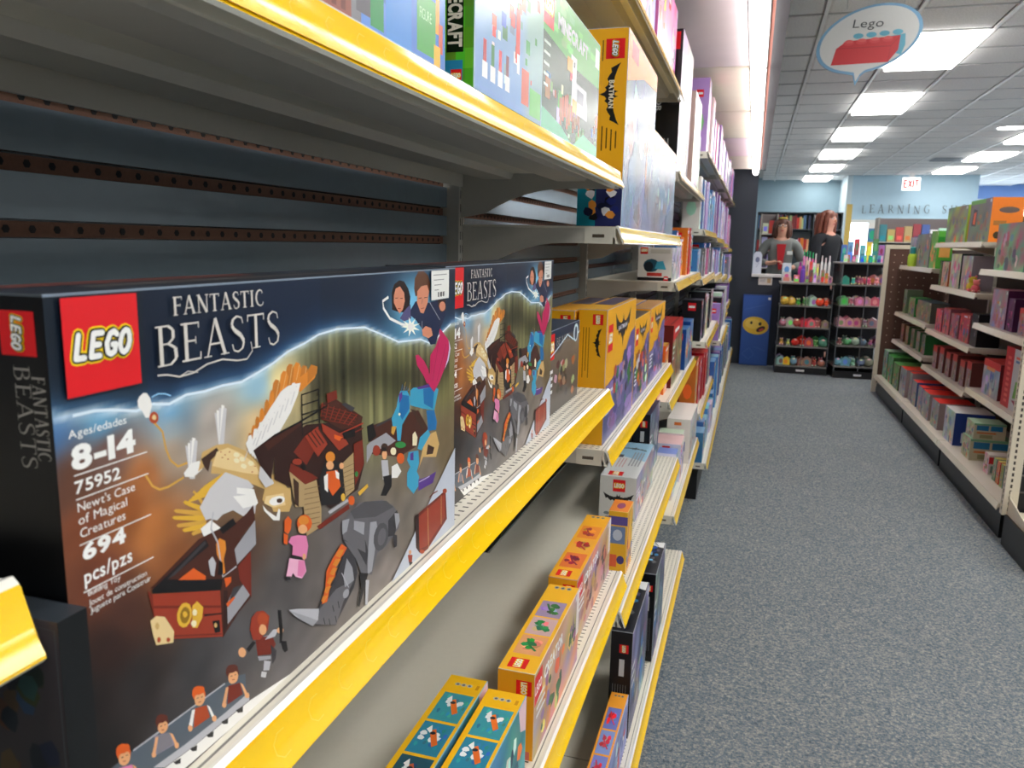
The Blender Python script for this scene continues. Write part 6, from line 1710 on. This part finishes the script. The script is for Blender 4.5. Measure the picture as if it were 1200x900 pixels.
# goods standing on the two counters
r = random.Random(77)
zt = FLOOR+.905+.0145
GO = 'small goods on top of the left display case'
def tube_good(name, x, y, z, h, rad, c1, c2, lb, g=GO):
    o = MB().lathe([(rad,0),(rad,h*.72),(rad*.55,h*.8),(rad*.5,h)], 0, 0, c1, 10, cols=[c1,c1,c2,c2]).build(name, 'carton_gloss', loc=(x, y, z)); tag(o, lb, 'tube', g); return o
def card_good(x, y, z, w, d, h, c1, c2, lb, g=GO):
    o = MB().box(-w/2, -d/2, 0, w/2, d/2, h, None, cols=[c1,c2,c1,c1,c2,c2]).build('goods_box', 'carton_gloss', loc=(x, y, z)); tag(o, lb, 'box', g)
    a = Art(); a.STEP = .0006; a.rect(jit(c2, r, .8), -w*.4, h*.1, w*.4, h*.5); a.ell(jit(c2, r, .9), 0, h*.65, w*.3, h*.18, 8); a.build('print', o, (0, -d/2, 0), (1,0,0), (0,0,1), 'carton_gloss'); return o
card_good(.335, 8.46, zt, .075, .06, .10, (206,200,196), (176,170,166), 'pale grey goods box at the left front of the counter top')
card_good(.335, 8.56, zt, .085, .07, .19, (214,224,230), (90,150,160), 'white and teal goods box standing behind the pale grey one')
card_good(.43, 8.44, zt, .05, .05, .075, (226,120,120), (230,180,170), 'red and cream goods box at the front of the counter top')
tube_good('lotion_tube', .49, 8.50, zt, .17, .022, (120,80,190), (110,60,170), 'purple bottle on the counter top')
tube_good('lotion_tube', .465, 8.58, zt, .20, .02, (196,70,150), (150,50,140), 'magenta bottle behind the purple bottle')
for k in range(5):
    c = [(236,130,190),(240,160,200),(250,210,226),(230,110,170),(244,190,210)][k]
    tube_good('bubble_wand', .50+.028*k, 8.66, zt, .33-.01*k, .010, c, (60,190,120) if k < 4 else (240,240,240), '%s tall pink wand with green cap behind the counter goods' % NTH[k], 'pink wands with green caps')
for k in range(4):
    c = [(236,214,190),(226,90,70),(240,240,236),(232,200,170)][k]
    card_good(.53+.033*k, 8.54, zt, .026, .03, .22-.01*k, c, jit(c, r, .7), '%s slim upright box in the middle of the counter top' % ['cream','red','white','sand'][k])
for k in range(3): tube_good('white_tube', .67+.036*k, 8.60, zt, .27-.02*(k % 2), .012, (242,242,244), (236,226,230), '%s tall white tube on the right of the counter top' % NTH[k], 'white tubes on the counter')
for k in range(7):
    c = [(150,130,140),(110,96,96),(206,190,200),(196,150,160),(170,140,120),(222,140,80),(180,160,170)][k]
    card_good(.53+.036*k, 8.43, zt, .03, .04, .07+.03*((k*5) % 3), c, jit(c, r, .6), '%s little box in the front row of the counter top' % ['mauve','dark brown','pale lilac','rose','brown','orange','grey'][k])
z2t = FLOOR+1.12+.0145
GB = 'packets on top of the right display case'
def onB(u, v): a = math.radians(6); return .835+u*math.cos(a)-v*math.sin(a), 8.26+u*math.sin(a)+v*math.cos(a)
for k in range(11):
    u = .04+.038*k; x, y = onB(u, .10+.08*(k % 2)); c = [(230,226,224),(216,120,110),(150,130,120),(190,220,230),(90,160,190),(120,190,210),(70,130,170),(200,210,150),(96,170,190),(230,190,200),(120,150,170)][k]
    card_good(x, y, z2t, .034, .03, .07+.035*((k*3) % 3), c, jit(c, r, .7), '%s packet, %s from the left on top of the right display case' % (cname(c), NTH[k]), GB)
for k in range(7):
    u = .06+.058*k; x, y = onB(u, .30); c = [(90,120,190),(120,170,210),(206,80,90),(110,190,200),(240,200,90),(90,140,90),(170,110,170)][k]
    card_good(x, y, z2t, .05, .03, .17+.03*((k*4) % 3), c, jit(c, r, .7), '%s tall packet, %s from left, rear row on the right display case' % (cname(c), NTH[k]), GB)

# displays behind the right case, under the header wall
def rack_unit(loc, w, h, d, label, seed, rows, cols_, pal):
    t = empty('display_rack', loc, label, 'rack', 'display racks behind the counters')
    MB().box(0, d-.02, 0, w, d, h, (120,110,110)).build('back_panel', 'enamel', t)
    for x in (0, w-.02): MB().box(x, 0, 0, x+.02, d-.02, h, (150,146,140)).build('side', 'enamel', t)
    for j in range(rows): MB().box(.02, 0, .1+(h-.15)*j/rows, w-.02, d-.02, .115+(h-.15)*j/rows, (180,176,170)).build('shelf_board', 'enamel', t)
    rr = random.Random(seed)
    for j in range(rows):
        if loc[2]+.115+(h-.15)*(j+1)/rows < -.35: continue
        for i in range(cols_):
            c = jit(pal[rr.randint(0, len(pal)-1)], rr, .3); ww = (w-.06)/cols_
            o = MB().box(0, 0, 0, ww*.88, .07, (h-.15)/rows*(.55+.35*rr.random()), None, cols=[c,c,c,c,jit(c, rr, .5),c]).build('goods_box', 'carton', loc=(loc[0]+.03+ww*i, loc[1]+.05, loc[2]+.116+(h-.15)*j/rows))
            tag(o, '%s box, %s on the %s shelf up of the %s' % (cname(c), NTH[i], NTH[j], seed_name[seed]), 'box', 'boxes on the racks behind the counters')
            a = Art(); a.STEP = .001; a.rect(jit(c, rr, .9), ww*.15, .03, ww*.7, .09); a.build('print', o, (0,0,0), (1,0,0), (0,0,1), 'carton')
seed_name = {501: 'rack below the wall lettering', 502: 'rack right of the window posters', 503: 'dark rack beside the grey cardigan', 504: 'low rack at the storefront'}
rack_unit((1.75, 13.0, FLOOR), 1.1, 1.74, .35, 'wide rack of bright toys behind the right display case', 501, 5, 9, [(110,150,190),(200,90,80),(236,236,236),(90,130,170),(150,110,150),(220,190,110)])
rack_unit((2.9, 13.4, FLOOR), 1.0, 1.74, .35, 'rack of bright toys right of the first rack behind the gondola', 502, 5, 8, [(190,150,70),(200,120,170),(120,150,90),(220,170,90),(150,120,170)])
rack_unit((-.0+.06, 11.0, FLOOR), .22, 1.70, .22, 'narrow dark rack of red and white boxes left of the woman in grey', 503, 7, 2, [(190,60,70),(220,210,214),(150,50,60),(90,90,110),(220,130,160)])
# gold edged board and posters
tag(MB().box(0,0,0,.10,.04,2.12,(206,176,90)).build('gold_board', 'enamel', loc=(1.65, 16.6, FLOOR)), 'tall narrow gold edged board beside the book case', 'board')
for k, (x, c, w) in enumerate(((2.62,(196,90,70),.22),(2.9,(206,60,56),.3),(2.35,(70,120,160),.2))):
    o = tag(MB().box(0,0,0,w,.01,.40+.03*k,(230,226,220)).build('poster', 'carton', loc=(x, 18.962, .20-.03*k)), '%s poster hanging under the lettered header' % ['brown','red','blue'][k], 'poster')
    a = Art(); a.STEP = .001; a.rect(c, .02, .02, w-.02, .34); a.ell(jit(c, r, .9), w/2, .2, w*.3, .1, 10); a.build('print', o, (0,0,0), (1,0,0), (0,0,1), 'carton')

# book case on the back wall
bc = empty('book_case', (.02, 16.6, FLOOR), 'dark book case along the back wall behind the two women', 'book case')
DB = (58, 66, 74)
MB().box(0, .36, 0, 1.58, .38, 1.96, (74, 92, 102)).build('back_panel', 'black_plastic', bc)
for x in (0, .52, 1.05, 1.56): MB().box(x, 0, 0, x+.02, .36, 1.96, DB).build('side', 'black_plastic', bc)
for z in (.1, .45, .8, 1.18, 1.62, 1.94): MB().box(.02, 0, z, 1.56, .36, z+.022, DB).build('shelf_board', 'black_plastic', bc)
BC = [(206,60,56),(230,226,220),(190,180,150),(90,130,160),(210,120,60),(60,70,90),(150,50,60),(220,200,120)]
SEC = ['left', 'middle', 'right']
for k, z in enumerate((1.18, 1.62)):
    for q, (xa, xb2) in enumerate(((.022, .52), (.54, 1.05), (1.07, 1.56))):
        x = xa+.004; j = 0
        while x < xb2-.05 and j < 11:
            w = .026+.03*r.random(); h = .2+.07*r.random()
            c = jit(BC[r.randint(0, 7)], r, .3)
            tag(MB().box(0, 0, 0, w, .18, h, None, cols=[(230,226,216)]*2+[c]*4).build('book', 'carton', loc=(.02+x, 16.66, FLOOR+z+.0225)),
                '%s book, %s from left, %s shelf, %s section of the back book case' % (cname(c), NTH[j], ['upper','top'][k], SEC[q]), 'book', 'books in the back book case')
            x += w+.004+(.04 if r.random() < .15 else 0); j += 1

# ------------------------------------------------------------------ the two women
def skinned(name, nodes, edges, mat, col, parent=None, sub=2):
    """nodes: (x, y, z, rx, ry); a continuous skin grown over joined nodes"""
    me = bpy.data.meshes.new(name); me.from_pydata([n[:3] for n in nodes], edges, []); o = bpy.data.objects.new(name, me); COL.objects.link(o)
    m = o.modifiers.new('skin', 'SKIN')
    if not me.skin_vertices: 
        return o
    for i, n in enumerate(nodes):
        sv = me.skin_vertices[0].data[i]; sv.radius = (n[3], n[4]); sv.use_root = (i == 0)
    m.use_smooth_shade = True
    s = o.modifiers.new('sub', 'SUBSURF'); s.levels = sub; s.render_levels = sub
    bpy.context.view_layer.update()
    dg = bpy.context.evaluated_depsgraph_get(); me2 = bpy.data.meshes.new_from_object(o.evaluated_get(dg)); bpy.data.objects.remove(o)
    ca = me2.color_attributes.new('Col', 'FLOAT_COLOR', 'CORNER'); n = len(me2.loops); ca.data.foreach_set('color', list(lin(col))*n)
    me2.materials.clear(); me2.materials.append(MAT[mat]); me2.name = name
    o = bpy.data.objects.new(name, me2); COL.objects.link(o); o.parent = parent; return o
def woman(label, loc, rz, H, arms, skin, hair, top, trousers, hairlong, lean=.0, extra=None):
    t = empty('person', loc, label, 'person', None, rz)
    k = H/1.68; Z = lambda v: v*k
    # x to her left, -y the way she faces
    nd = [(0, 0, Z(.95), .15, .11), (0, 0, Z(1.12), .125, .095), (0, -.01-lean*.3, Z(1.30), .15, .10), (0, -lean*.6, Z(1.40), .085, .07), (0, -lean*.8, Z(1.46), .05, .05), (0, -.012-lean, Z(1.53), .062, .072), (0, -.006-lean, Z(1.60), .075, .088), (0, .0-lean, Z(1.645), .05, .06)]
    ed = [(i, i+1) for i in range(7)]
    def add(p, pts):
        for q in pts:
            nd.append(q); ed.append((p, len(nd)-1)); p = len(nd)-1
        return p
    for s in (-1, 1):
        add(0, [(s*.09, 0, Z(.84), .088, .09), (s*.095, 0, Z(.48), .062, .065), (s*.095, .01, Z(.10), .04, .045), (s*.10, -.10, Z(.035), .035, .03)])
        sh, el, wr, ha = arms[0 if s < 0 else 1]
        w = add(3, [(s*.17, -lean*.5, Z(1.375), .052, .052), (el[0], el[1], Z(el[2]), .040, .040), (wr[0], wr[1], Z(wr[2]), .026, .026), (ha[0], ha[1], Z(ha[2]), .030, .018)])
    skinned('body', nd, ed, 'skin', skin, t, 2)
    # cardigan or shirt: torso and sleeves a little outside the body
    nd2 = [(0, .0, Z(.86), .168, .128), (0, 0, Z(.98), .165, .125), (0, 0, Z(1.12), .145, .112), (0, -.01-lean*.3, Z(1.28), .168, .118), (0, -lean*.6, Z(1.385), .105, .085)]; ed2 = [(0,1),(1,2),(2,3),(3,4)]
    def add2(p, pts):
        for q in pts:
            nd2.append(q); ed2.append((p, len(nd2)-1)); p = len(nd2)-1
    for s in (-1, 1):
        sh, el, wr, ha = arms[0 if s < 0 else 1]
        add2(4, [(s*.172, -lean*.5, Z(1.37), .068, .068), (el[0], el[1], Z(el[2]), .056, .056), (el[0]+(wr[0]-el[0])*.86, el[1]+(wr[1]-el[1])*.86, Z(el[2]+(wr[2]-el[2])*.86), .042, .042)])
    skinned('top', nd2, ed2, 'cloth', top, t, 2)
    nd3 = [(0, 0, Z(.95), .162, .122)]; ed3 = []
    for s in (-1, 1):
        p = 0
        for q in ((s*.092, 0, Z(.82), .10, .105), (s*.096, 0, Z(.48), .078, .08), (s*.096, .01, Z(.09), .068, .07)):
            nd3.append(q); ed3.append((p, len(nd3)-1)); p = len(nd3)-1
    skinned('trousers', nd3, ed3, 'cloth', trousers, t, 1)
    for s in (-1, 1): MB().ball((s*.10, -.05, Z(.04)), .06, (30,28,30), 10, 6, (.75,1.9,.65)).build('shoe', 'black_plastic', t, smooth=True)
    hz = Z(1.585); y = -lean
    # fingers of both hands
    for s in (-1, 1):
        sh, el, wr, ha = arms[0 if s < 0 else 1]; d = Vector((ha[0]-wr[0], ha[1]-wr[1], Z(ha[2]-wr[2]))).normalized(); side = d.cross(Vector((0,0,1))).normalized()
        h = Vector((ha[0], ha[1], Z(ha[2]))); fm = MB()
        for f in range(4):
            b = h+side*(.020*(f-1.5)*.7); L = (.055,.065,.06,.048)[f]
            fm.tube([tuple(b), tuple(b+d*L*.55), tuple(b+d*L*.85+Vector((0,0,-.012)))], [.0085,.0078,.006], skin, 6)
        b = h-side*s*.018-d*.03; fm.tube([tuple(b), tuple(b-side*s*.022+d*.025), tuple(b-side*s*.022+d*.05)], [.010,.009,.007], skin, 6)
        fm.build('fingers', 'skin', t, smooth=True)
    # face
    MB().ball((0, y-.092, hz-.012), .013, jit(skin, random.Random(2), .08), 8, 6, (.8,1.1,1.3)).build('nose', 'skin', t, smooth=True)
    e = MB()
    for s in (-1, 1):
        e.ball((s*.029, y-.079, hz+.012), .0115, (238,236,232), 8, 6, (1.2,.6,.75)).ball((s*.029, y-.0855, hz+.012), .006, (50,36,30), 6, 5)
    e.build('eyes', 'skin', t, smooth=True)
    eb_ = MB()
    for s in (-1, 1): eb_.tube([(s*.016, y-.087, hz+.030), (s*.030, y-.086, hz+.034), (s*.044, y-.078, hz+.028)], .0032, hair, 5)
    eb_.build('eyebrows', 'hair', t)
    MB().ball((0, y-.084, hz-.046), .018, (186,84,84), 8, 5, (1.1,.45,.38)).build('mouth', 'skin', t, smooth=True)
    MB().ball((-.078, y, hz), .02, skin, 7, 5, (.5,.8,1.2)).ball((.078, y, hz), .02, skin, 7, 5, (.5,.8,1.2)).build('ears', 'skin', t, smooth=True)
    # hair: a cap over the skull with locks falling on both sides
    hm = MB(); n = 0
    hm.ball((0, y+.018, hz+.026), .092, hair, 16, 10, (.92,1.02,.92), wob=.12, seed=3)
    ln = .30 if hairlong else .14
    for s in (-1, 1):
        for q in range(5):
            a = math.radians(-38+34*q); px, py = s*.078*math.cos(a), y+.02+.088*math.sin(a)
            hm.tube([(px*.9, py, hz+.07), (px*1.12, py+.004, hz), (px*1.2, py+.012, hz-.10), (px*1.15+.01*s*(q % 2), py+.016, hz-ln+.02*(q % 3))], [.026,.028,.026,.010], hair, 7)
    for q in range(4): hm.tube([(-.05+.034*q, y+.085, hz+.05), (-.055+.036*q, y+.10, hz-.06), (-.05+.034*q, y+.09, hz-ln)], [.035,.036,.016], hair, 7)
    hm.build('hair', 'hair', t, smooth=True)
    if extra: extra(t, Z, y, hz)
    return t
SK = (226, 172, 146)
def exL(t, Z, y, hz):
    MB().box(-.018,-.155,0,.05,-.128,0,SK) if False else None
    MB().prism([(-.05,Z(1.37)),(.055,Z(1.37)),(.035,Z(1.16)),(.02,Z(1.05)),(-.015,Z(1.05)),(-.03,Z(1.16))], -.150, -.118, (196, 44, 52)).build('red_blouse', 'cloth', t)
    MB().box(.07,-.142,Z(1.24),.135,-.132,Z(1.285),(232,240,236)).build('name_tag', 'carton', t)
    g = MB()
    for s in (-1, 1):
        P = [(s*.030+.022*math.cos(a), y-.094, hz+.012+.016*math.sin(a)) for a in [2*math.pi*i/10 for i in range(11)]]; g.tube(P, .0022, (40,34,36), 5)
    g.tube([(-.008,y-.094,hz+.014),(.008,y-.094,hz+.014)], .002, (40,34,36), 5); g.build('glasses', 'black_plastic', t)
    MB().ball((.0, y-.0, hz+.10), .045, (176,164,70), 8, 5, (1.3,1,.35)).build('hair_bow', 'cloth', t, smooth=True)
# arms: (shoulder, elbow, wrist, hand) for her right (-x) then her left (+x); she faces the camera (-y)
woman('person in grey cardigan over red blouse with name tag, looking down at her hands', (.31, 10.2, FLOOR), 0, 1.60,
      (((0,0,0), (-.27,-.02,1.14), (-.12,-.20,1.13), (-.04,-.24,1.15)), ((0,0,0), (.27,-.02,1.12), (.13,-.22,1.08), (.04,-.25,1.12))),
      SK, (92, 56, 44), (126, 130, 128), (30, 30, 34), False, lean=.05, extra=exL)
woman('person with long reddish brown hair and black shirt turned to the right', (.755, 9.35, FLOOR), math.radians(48), 1.665,
      (((0,0,0), (-.22,-.04,1.08), (-.17,-.22,.95), (-.16,-.28,.93)), ((0,0,0), (.22,-.04,1.08), (.18,-.22,.96), (.16,-.29,.95))),
      (230, 168, 146), (124, 66, 48), (34, 36, 42), (34, 34, 40), True)

# ------------------------------------------------------------------ checkout counter behind the cases, so nobody stands in the open
t = empty('checkout_counter', (.95, 11.6, FLOOR), 'low grey counter carrying small goods behind the black shirted person', 'counter')
MB().box(0,0,0,.85,.5,.98,(120,124,130)).build('body', 'enamel', t); MB().box(-.02,-.02,.98,.87,.52,1.01,(150,150,150)).build('worktop', 'enamel', t)

# lift everything so that the carpet lies at z = 0
for o in list(bpy.data.objects):
    if o.parent is None and o.type in {'MESH', 'EMPTY'}: o.location.z += 1.25
